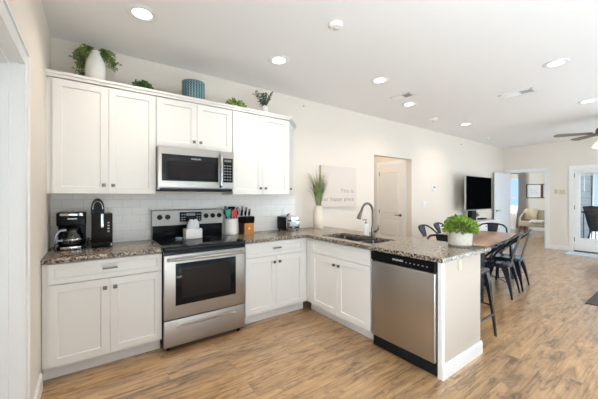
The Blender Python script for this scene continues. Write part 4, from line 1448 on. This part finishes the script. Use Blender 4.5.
for lb, (x, y) in zip(labs, cans):
    make_can(lb, x, y)

def detector(label, x, y, r_=0.058, h=0.032):
    t = thing('smoke_detector', label, 'smoke detector', (x, y, H))
    b = B(); b.lathe([(0, -0.0005), (r_, -0.0005), (r_, -h * 0.5), (r_ * 0.82, -h * 0.75), (r_ * 0.8, -h), (0, -h * 1.05)], 28); b.build('housing', WHITE, t)
    b = B(); b.lathe([(r_ * 0.42, -h * 1.0), (r_ * 0.42, -h * 1.25), (r_ * 0.25, -h * 1.35), (0, -h * 1.35)], 20); b.build('sensor_cap', mat('beige_cap', (0.60, 0.56, 0.52), 0.5) if 'beige_cap' not in bpy.data.materials else bpy.data.materials['beige_cap'], t)
detector('white round smoke detector on the ceiling between the kitchen lights', 1.932, -1.624)
detector('white round smoke detector on the ceiling beyond the square vent', 5.378, -0.518, 0.075)
detector('white round smoke detector on the ceiling above the television', 8.03, -0.379)
detector('small white ceiling detector in the far corner above the bedroom doorway', 9.70, -0.33)

def vent(label, x, y, sx, sy, split):
    t = thing('ceiling_vent', label, 'vent', (x, y, H))
    b = B()
    b.box(-sx / 2, sx / 2, -sy / 2, -sy / 2 + 0.022, -0.010, -0.0005); b.box(-sx / 2, sx / 2, sy / 2 - 0.022, sy / 2, -0.010, -0.0005)
    b.box(-sx / 2, -sx / 2 + 0.022, -sy / 2, sy / 2, -0.010, -0.0005); b.box(sx / 2 - 0.022, sx / 2, -sy / 2, sy / 2, -0.010, -0.0005)
    b.build('frame', TRIM, t)
    b = B(); b.box(-sx / 2 + 0.01, sx / 2 - 0.01, -sy / 2 + 0.01, sy / 2 - 0.01, -0.0025, -0.0008); b.build('duct_shadow', VENTGREY, t)
    n_ = int((sy - 0.04) / 0.016)
    for k in range(n_):
        y_ = -sy / 2 + 0.026 + k * 0.016
        b = B()
        s = 1 if y_ > split else -1
        b.prism([(-sx / 2 + 0.02, y_ - s * 0.006, -0.003), (-sx / 2 + 0.02, y_ + s * 0.007, -0.010), (-sx / 2 + 0.02, y_ + s * 0.0082, -0.0095), (-sx / 2 + 0.02, y_ - s * 0.0045, -0.0028)], (sx - 0.04, 0, 0))
        b.build('slat', TRIM, t)
vent('square white ceiling vent beside the fourth recessed light', 3.88, -0.92, 0.18, 0.30, 0.0)
vent('long white ceiling vent between kitchen and dining table', 5.05, -1.91, 0.20, 0.38, -0.02)

# ceiling fan
fn = thing('ceiling_fan', 'ceiling fan with brown blades and a lit frosted light kit', 'ceiling fan', (7.48, -2.43, 0))
b = B(); b.lathe([(0, H - 0.0005), (0.075, H - 0.0005), (0.07, H - 0.03), (0.03, H - 0.07), (0, H - 0.07)], 24); b.build('canopy', NICKEL, fn)
b = B(); b.cyl((0, 0, H - 0.06), (0, 0, 2.56), 0.013); b.build('downrod', NICKEL, fn)
b = B(); b.lathe([(0, 2.60), (0.05, 2.60), (0.07, 2.57), (0.115, 2.55), (0.13, 2.50), (0.12, 2.44), (0.07, 2.42), (0.06, 2.38), (0.05, 2.35), (0, 2.34)], 28); b.build('motor', NICKEL, fn)
FANW = wood('fan_blade_wood', (0.10, 0.075, 0.055), (0.17, 0.13, 0.10), 0.4, (4, 30, 30))
for k in range(5):
    a = R(47 + 72 * k)
    Mx = Matrix.Rotation(a, 4, 'Z') @ Matrix.Translation((0, 0, 2.47)) @ Matrix.Rotation(R(11), 4, 'X')
    b = B(); b.prism([(0.18, -0.05, -0.004), (0.66, -0.068, -0.004), (0.70, -0.03, -0.004), (0.70, 0.03, -0.004), (0.66, 0.068, -0.004), (0.18, 0.05, -0.004)], (0, 0, 0.008), M=Mx); bl_ = b.build('blade', FANW, fn)
    b = B(); b.box(0.08, 0.26, -0.014, 0.014, -0.012, -0.004, 0.002, M=Mx); b.build('bracket', NICKEL, bl_)
for k in range(3):
    a = R(170 + 120 * k)
    d = Vector((math.cos(a), math.sin(a), 0))
    b = B(); b.tube([d * 0.04 + Vector((0, 0, 2.37)), d * 0.09 + Vector((0, 0, 2.36)), d * 0.11 + Vector((0, 0, 2.33))], 0.010); arm = b.build('lamp_arm', NICKEL, fn)
    b = B(); b.lathe([(0.022, 0.02), (0.034, 0.0), (0.055, -0.05), (0.066, -0.10), (0.063, -0.10), (0.052, -0.05), (0.030, 0.0), (0, 0.01)], 24); q = b.build('lamp_shade', FANLAMP, fn)
    q.location = d * 0.115 + Vector((0, 0, 2.32)); q.rotation_euler = Euler((0, R(28), 0)).to_matrix().to_euler(); q.rotation_euler = (0, R(-25), a)

# wall fittings
th = thing('thermostat', 'small white thermostat on the back wall left of the television', 'thermostat', (6.31, -0.0005, 1.55))
b = B(); b.box(-0.075, 0.075, -0.026, 0, -0.058, 0.058, 0.006); b.build('housing', WHITE, th)
b = B(); b.box(-0.045, 0.045, -0.0275, -0.0255, 0.0, 0.038, 0.001); b.build('display', GREYPL, th)
plate('light_switch', 'white double light switch on the back wall below the thermostat', 'switch', (5.97, -0.0005, 1.20), 0.116, 0.118)
plate('light_switch', 'beige light switch on the far wall next to the bedroom doorway', 'switch', (FARX - 0.0005, -1.186, 1.50), 0.07, 0.118, '-x', mat('ivory_plate', (0.60, 0.53, 0.36), 0.5))
plate('light_switch', 'beige double light switch on the far wall beside the balcony door', 'switch', (FARX - 0.0005, -1.31, 1.49), 0.116, 0.118, '-x', bpy.data.materials['ivory_plate'])
for lab, x, z in (('small sidewall sprinkler head high on the back wall right of the wall cabinets', 2.78, 2.667), ('small sidewall sprinkler head high on the back wall left of the television', 7.50, 2.62)):
    t = thing('sprinkler', lab, 'sprinkler', (x, -0.0005, z))
    b = B(); b.cyl((0, 0, 0), (0, -0.006, 0), 0.028, n=20); b.build('escutcheon', WHITE, t)
    b = B(); b.cyl((0, -0.005, 0), (0, -0.04, 0), 0.008); b.box(-0.016, 0.016, -0.043, -0.039, -0.004, 0.012); b.build('nozzle', CHROME, t)

# ================================================================== television and console
tv = thing('television', 'large black flat television on an arm on the back wall', 'television', (7.84, -0.28, 1.06))
TW, TH = 1.36, 0.78
b = B(); b.box(-TW / 2, TW / 2, -0.012, 0.03, 0, TH, 0.006); b.build('case', BLK, tv)
b = B(); b.box(-TW / 2 + 0.012, TW / 2 - 0.012, -0.0135, -0.010, 0.02, TH - 0.012); b.build('screen', TVSCREEN, tv)
b = B(); b.box(-TW / 2 - 0.003, -TW / 2 + 0.002, -0.013, 0.031, 0, TH); b.box(-TW / 2, TW / 2, -0.013, 0.031, TH - 0.002, TH + 0.003); b.build('edge_band', mat('silver_edge', (0.45, 0.45, 0.45), 0.4, 0.8), tv)
b = B(); b.box(-0.25, 0.25, 0.03, 0.05, 0.25, 0.55); b.box(-0.04, 0.04, 0.05, 0.26, 0.36, 0.44); b.box(-0.12, 0.12, 0.26, 0.2795, 0.25, 0.55); b.build('wall_bracket', BLKMATT, tv)

cn = thing('console_table', 'white console table against the back wall under the television', 'console', (7.98, -0.27, 0))
b = B(); b.box(-0.62, 0.62, -0.24, 0.235, 0.765, 0.80, 0.004); b.build('top', TRIM, cn)
b = B(); b.box(-0.58, 0.58, -0.20, 0.22, 0.60, 0.766); b.build('apron', TRIM, cn)
for k in range(2):
    b = B(); b.box(-0.56 + k * 0.57, -0.01 + k * 0.57, -0.214, -0.20, 0.615, 0.755, 0.002); q = b.build('drawer', TRIM, cn)
    b = B(); b.cyl((-0.285 + k * 0.57, -0.214, 0.685), (-0.285 + k * 0.57, -0.235, 0.685), 0.012, n=12); b.build('knob', NICKEL, q)
for x in (-0.56, 0.56):
    for y in (-0.18, 0.20):
        b = B(); b.box(x - 0.025, x + 0.025, y - 0.025, y + 0.025, 0, 0.60); b.build('leg', TRIM, cn)
b = B(); b.box(-0.57, 0.57, -0.20, 0.22, 0.16, 0.185); b.build('shelf', TRIM, cn)
b = B(); b.box(-0.115, 0.115, -0.05, 0.05, 0, 0.235, 0.006); 
tag(b.build('speaker_box', BLKMATT, loc=(7.66, -0.20, 0.8005)), 'black upright box at the left end of the white console table', 'speaker')
b = B(); b.box(-0.16, 0.16, -0.05, 0.05, 0, 0.03, 0.004)
tag(b.build('media_box', BLKMATT, loc=(8.25, -0.18, 0.8005)), 'flat black media box at the right end of the white console table', 'media box')
lp = thing('potted_plant', 'tiny green plant beside the black box on the console table', 'plant', (7.90, -0.17, 0.8005))
b = B(); b.lathe([(0, 0), (0.035, 0), (0.045, 0.07), (0.04, 0.07), (0, 0.06)], 18); b.build('pot', CERAM, lp)
b = B(); leaf_ball(b, 90, (0, 0, 0.09), 0.07, 0.06, 0.08, 0.03, 0.05, 0.6, -0.2); b.build('foliage', LEAF2, lp)

# ================================================================== dining table and chairs
TR = R(6.0)
TC = Vector((5.14, -1.28, 0))
dtb = thing('dining_table', 'rectangular dining table with a rustic wood top and dark edge beyond the peninsula', 'table', TC, TR)
b = B(); b.box(-0.90, 0.90, -0.46, 0.46, 0.712, 0.75, 0.004); b.build('tabletop', TABLEW, dtb)
b = B(); b.box(-0.904, 0.904, -0.464, 0.464, 0.700, 0.738, 0.003); b.build('metal_edge', GUNMETAL, dtb)
b = B(); b.box(-0.80, 0.80, -0.38, -0.355, 0.645, 0.70); b.box(-0.80, 0.80, 0.355, 0.38, 0.62, 0.70); b.box(-0.80, -0.775, -0.38, 0.38, 0.62, 0.70); b.box(0.775, 0.80, -0.38, 0.38, 0.62, 0.70); b.build('apron', GUNMETAL, dtb)
for x in (-0.78, 0.78):
    for y in (-0.36, 0.36):
        b = B(); b.prism([(x - 0.035, y - 0.035, 0.62), (x + 0.035, y - 0.035, 0.62), (x + 0.035, y + 0.035, 0.62), (x - 0.035, y + 0.035, 0.62)], (0, 0, 0.09))
        b.tube([(x, y, 0.64), (x, y, 0.0)], [0.040, 0.024], 4); b.build('leg', GUNMETAL, dtb, smooth=False)


def sheet_leg(b, x, y, zt, fx, fy, wt=0.045, wb=0.018):
    """pressed L-section leg flaring from the seat corner (x,y) out to (fx,fy)"""
    sx, sy = (1 if x > 0 else -1), (1 if y > 0 else -1)
    n_ = 7
    rings = []
    for j in range(n_):
        u = j / (n_ - 1)
        e = u ** 0.8
        px, py, pz = x + (fx - x) * e, y + (fy - y) * e, zt * (1 - u)
        wv = wt * (1 - u) ** 1.6 + wb
        th_ = 0.006
        ring = [(px, py), (px - sx * wv, py), (px - sx * wv, py - sy * th_), (px - sx * th_, py - sy * th_), (px - sx * th_, py - sy * wv), (px, py - sy * wv)]
        rings.append([b.bm.verts.new((q[0], q[1], pz)) for q in ring])
    for j in range(n_ - 1):
        for k in range(6):
            b.bm.faces.new([rings[j][k], rings[j][(k + 1) % 6], rings[j + 1][(k + 1) % 6], rings[j + 1][k]])
    b.bm.faces.new(rings[0]); b.bm.faces.new(rings[-1])


def make_chair():
    """faces +Y, back at -Y"""
    t = thing('dining_chair', 'x', 'chair')
    b = B()
    # rounded seat pan with a rolled skirt
    def ring(hw_f, hw_b, yf, yb, z, rad=0.05):
        pts = []
        for cx_, cy_, a0 in ((hw_f - rad, yf - rad, 0), (-hw_f + rad, yf - rad, 90), (-hw_b + rad, yb + rad, 180), (hw_b - rad, yb + rad, 270)):
            for k in range(5):
                a = R(a0 + 22.5 * k)
                pts.append(b.bm.verts.new((cx_ + rad * math.cos(a), cy_ + rad * math.sin(a), z)))
        return pts
    rr = [ring(0.176, 0.170, 0.178, -0.172, 0.395), ring(0.180, 0.174, 0.182, -0.176, 0.435), ring(0.172, 0.166, 0.174, -0.168, 0.450), ring(0.150, 0.145, 0.150, -0.145, 0.446)]
    for i in range(3):
        for k in range(20):
            b.bm.faces.new([rr[i][k], rr[i][(k + 1) % 20], rr[i + 1][(k + 1) % 20], rr[i + 1][k]])
    b.bm.faces.new(rr[-1]); b.bm.faces.new(list(reversed(rr[0])))
    b.build('seat', GUNMETAL, t)
    for x, y, fx, fy in ((0.172, 0.172, 0.215, 0.215), (-0.172, 0.172, -0.215, 0.215), (0.168, -0.168, 0.215, -0.235), (-0.168, -0.168, -0.215, -0.235)):
        b = B(); sheet_leg(b, x, y, 0.42, fx, fy, 0.070, 0.020); b.build('leg', GUNMETAL, t, smooth=False)
    b = B()
    b.tube([(-0.19, -0.19, 0.20), (0.19, 0.19, 0.23)], 0.005, 6); b.tube([(0.19, -0.19, 0.20), (-0.19, 0.19, 0.23)], 0.005, 6)
    b.build('cross_brace', GUNMETAL, t)
    b = B()
    half = [(-0.176, 0.135, 0.430), (-0.205, 0.120, 0.48), (-0.232, 0.070, 0.545), (-0.248, 0.005, 0.605), (-0.252, -0.070, 0.665), (-0.246, -0.140, 0.735), (-0.222, -0.212, 0.805), (-0.165, -0.260, 0.850), (-0.080, -0.280, 0.868)]
    pts = half + [(0, -0.283, 0.870)] + [(-x, y, z) for x, y, z in reversed(half)]
    b.tube(pts, 0.0145, 10)
    b.build('back_frame', GUNMETAL, t)
    b = B()
    sp_ = [(0.050, -0.168, 0.445), (0.062, -0.205, 0.60), (0.076, -0.245, 0.75), (0.090, -0.280, 0.868)]
    l = [b.bm.verts.new((-x, y, z)) for x, y, z in sp_]; r_ = [b.bm.verts.new((x, y, z)) for x, y, z in sp_]
    l2 = [b.bm.verts.new((-x, y - 0.006, z)) for x, y, z in sp_]; r2 = [b.bm.verts.new((x, y - 0.006, z)) for x, y, z in sp_]
    for k in range(3):
        for q in ((l[k], r_[k], r_[k + 1], l[k + 1]), (l2[k], l2[k + 1], r2[k + 1], r2[k]), (l[k], l[k + 1], l2[k + 1], l2[k]), (r_[k], r2[k], r2[k + 1], r_[k + 1])):
            b.bm.faces.new(q)
    b.bm.faces.new((l[0], l2[0], r2[0], r_[0])); b.bm.faces.new((l[3], r_[3], r2[3], l2[3]))
    b.build('backrest_splat', GUNMETAL, t)
    return t


ch0 = make_chair()
def tpos(x, y):
    v = Matrix.Rotation(TR, 4, 'Z') @ Vector((x, y, 0))
    return (TC.x + v.x, TC.y + v.y, 0)
spots = [
    (-0.195, -0.385, 0, 'dark metal dining chair on the open side of the table, nearest the peninsula'),
    (0.335, -0.40, 0, 'dark metal dining chair on the open side of the table, farther from peninsula'),
    (-0.10, 0.46, PI, 'dark metal dining chair by the back wall, left of the green plant'),
    (0.50, 0.46, PI, 'dark metal dining chair by the back wall, partly behind the green plant'),
    (-0.93, -0.05, -PI / 2, 'dark metal dining chair at the table end next to the peninsula'),
    (0.93, 0.02, PI / 2, 'dark metal dining chair at the far table end, seen over the tabletop'),
]
for i, (x, y, a, lab) in enumerate(spots):
    o = ch0 if i == 0 else copy_tree(ch0)
    o.location = tpos(x, y)
    o.rotation_euler = (0, 0, a + TR)
    o['label'] = lab
    o['group'] = 'metal dining chairs'

# counter stool
stl = thing('counter_stool', 'backless dark metal counter stool tucked behind the peninsula end', 'stool', (3.31, -2.02, 0))
b = B(); b.box(-0.155, 0.155, -0.155, 0.155, 0.615, 0.662, 0.014, seg=3); b.build('seat', GUNMETAL, stl)
for sx in (-1, 1):
    for sy in (-1, 1):
        b = B(); sheet_leg(b, sx * 0.15, sy * 0.15, 0.645, sx * 0.195, sy * 0.205, 0.045, 0.024); b.build('leg', GUNMETAL, stl, smooth=False)
for (p0, p1) in (((-0.175, -0.185, 0.22), (0.175, -0.185, 0.22)), ((-0.175, 0.185, 0.22), (0.175, 0.185, 0.22)), ((-0.175, -0.185, 0.30), (-0.175, 0.185, 0.30)), ((0.175, -0.185, 0.30), (0.175, 0.185, 0.30))):
    b = B(); b.tube([p0, p1], 0.009, 8); b.build('footrest_bar', GUNMETAL, stl)

# ================================================================== mats
b = B(); b.box(-0.26, 0.26, -0.9, 0.9, 0.0, 0.012, 0.004)
tag(b.build('doormat', MAT_PALE, loc=(9.72, -2.38, 0.0)), 'pale grey doormat on the floor before the balcony glass door', 'mat')
b = B(); b.box(-0.45, 0.45, -0.75, 0.75, 0.0, 0.012, 0.004)
tag(b.build('rug', MAT_DARK, loc=(5.86, -3.27, 0.0)), 'charcoal mat on the floor at the right edge', 'mat')

# ================================================================== bedroom
se = thing('settee', 'cream striped settee with dark legs in the bedroom beyond the doorway', 'settee', (13.77, 0.21, 0))
SW = 0.44
b = B(); b.box(-0.32, 0.24, -SW, SW, 0.26, 0.40, 0.03, seg=3); b.build('seat', SETTEE, se)
b = B(); b.box(-0.30, 0.16, -SW + 0.02, SW - 0.02, 0.385, 0.465, 0.03, seg=3); b.build('cushion', SETTEE, se)
b = B()
b.prism([(0.12, -SW, 0.40), (0.20, -SW, 0.86), (0.28, -SW, 0.86), (0.24, -SW, 0.40)], (0, 2 * SW, 0)); b.build('backrest', SETTEE, se)
for s in (-1, 1):
    b = B(); b.prism([(-0.26, s * SW, 0.40), (-0.24, s * SW, 0.60), (0.16, s * SW, 0.78), (0.20, s * SW, 0.40)], (0, -s * 0.06, 0)); b.build('arm', SETTEE, se)
    for x in (-0.28, 0.20):
        b = B(); b.tube([(x, s * (SW - 0.05), 0.27), (x + (0.04 if x > 0 else -0.03), s * (SW - 0.03), 0.0)], [0.026, 0.016], 10); b.build('leg', WALNUT, se)
# throw over the back and seat
def drape(name, m, label, path, y0, y1, waves):
    b = B(); b.recalc = False
    n_ = 12
    g = []
    for i, (x, z) in enumerate(path):
        row = []
        for k in range(n_ + 1):
            y = y0 + (y1 - y0) * k / n_
            row.append(b.bm.verts.new((x - 0.012 * math.sin(k * waves + i), y + 0.02 * math.sin(i * 1.7), z + 0.010 * abs(math.sin(k * waves * 0.7 + i)))))
        g.append(row)
    for i in range(len(g) - 1):
        for k in range(n_):
            b.bm.faces.new([g[i][k], g[i][k + 1], g[i + 1][k + 1], g[i + 1][k]])
    o = b.build(name, m, angle=80)
    md_ = o.modifiers.new('thick', 'SOLIDIFY'); md_.thickness = 0.014; md_.offset = 1
    return tag(o, label, 'blanket')
drape('throw_blanket', THROW, 'sand coloured throw over the left back of the settee', [(14.085, 0.62), (14.075, 0.875), (14.02, 0.89), (13.955, 0.875), (13.91, 0.70), (13.865, 0.51), (13.78, 0.49)], 0.20, 0.60, 1.1)
drape('throw_blanket', THROWW, 'cream knitted throw folded on the settee seat', [(13.76, 0.485), (13.67, 0.495), (13.57, 0.49), (13.475, 0.485), (13.445, 0.47), (13.432, 0.40)], -0.10, 0.30, 1.5)

def picture(label, y, z0, wd, ht):
    t = thing('picture_frame', label, 'picture', (BX - 0.0005, y, z0), -PI / 2)
    b = B()
    fw = 0.028
    b.box(-wd / 2, wd / 2, -0.025, 0, 0, fw); b.box(-wd / 2, wd / 2, -0.025, 0, ht - fw, ht); b.box(-wd / 2, -wd / 2 + fw, -0.025, 0, fw, ht - fw); b.box(wd / 2 - fw, wd / 2, -0.025, 0, fw, ht - fw)
    b.build('frame', WALNUT, t)
    b = B(); b.box(-wd / 2 + fw, wd / 2 - fw, -0.012, -0.002, fw, ht - fw); q = b.build('print', PAPERW, t)
    b = B()
    for k in range(4):
        b.tube([(-wd * 0.25 + j * wd * 0.06, -0.0128, ht * (0.32 + 0.11 * k) + 0.012 * math.sin(j * 1.3 + k)) for j in range(9)], 0.003, 5)
    b.build('drawn_lines', GREYPL, q)
picture('dark framed white print on the bedroom wall above the settee', 0.57, 1.31, 0.50, 0.57)
picture('dark framed white print at the right edge of the bedroom doorway', 0.05, 1.31, 0.50, 0.57)

cr = thing('curtain', 'grey floor-length curtain at the right of the bedroom window', 'curtain', (BX - 0.09, 0.97, 0))
b = B(); b.recalc = True
n_ = 48
g = []
for (z, hw, dy) in ((0.03, 0.22, 0.0), (0.5, 0.17, 0.0), (0.95, 0.12, -0.01), (1.5, 0.11, -0.01), (2.0, 0.12, -0.02), (2.32, 0.13, -0.02)):
    g.append([b.bm.verts.new((0.035 * math.cos(k * 1.15) - 0.0, dy - hw + 2 * hw * k / n_, z)) for k in range(n_ + 1)])
for i in range(len(g) - 1):
    for k in range(n_):
        b.bm.faces.new([g[i][k], g[i][k + 1], g[i + 1][k + 1], g[i + 1][k]])
o = b.build('panel', CURTAIN, cr, angle=80)
md_ = o.modifiers.new('thick', 'SOLIDIFY'); md_.thickness = 0.004
rd = thing('curtain_rod', 'dark curtain rod above the bedroom window', 'curtain rod', (BX - 0.08, 1.6, 2.35))
b = B(); b.cyl((0, -0.75, 0), (0, 0.75, 0), 0.012); b.build('rod', BLKMATT, rd)
for y in (-0.7, 0.7):
    b = B(); b.box(-0.01, 0.0795, y - 0.01, y + 0.01, -0.012, 0.012); b.build('bracket', BLKMATT, rd)
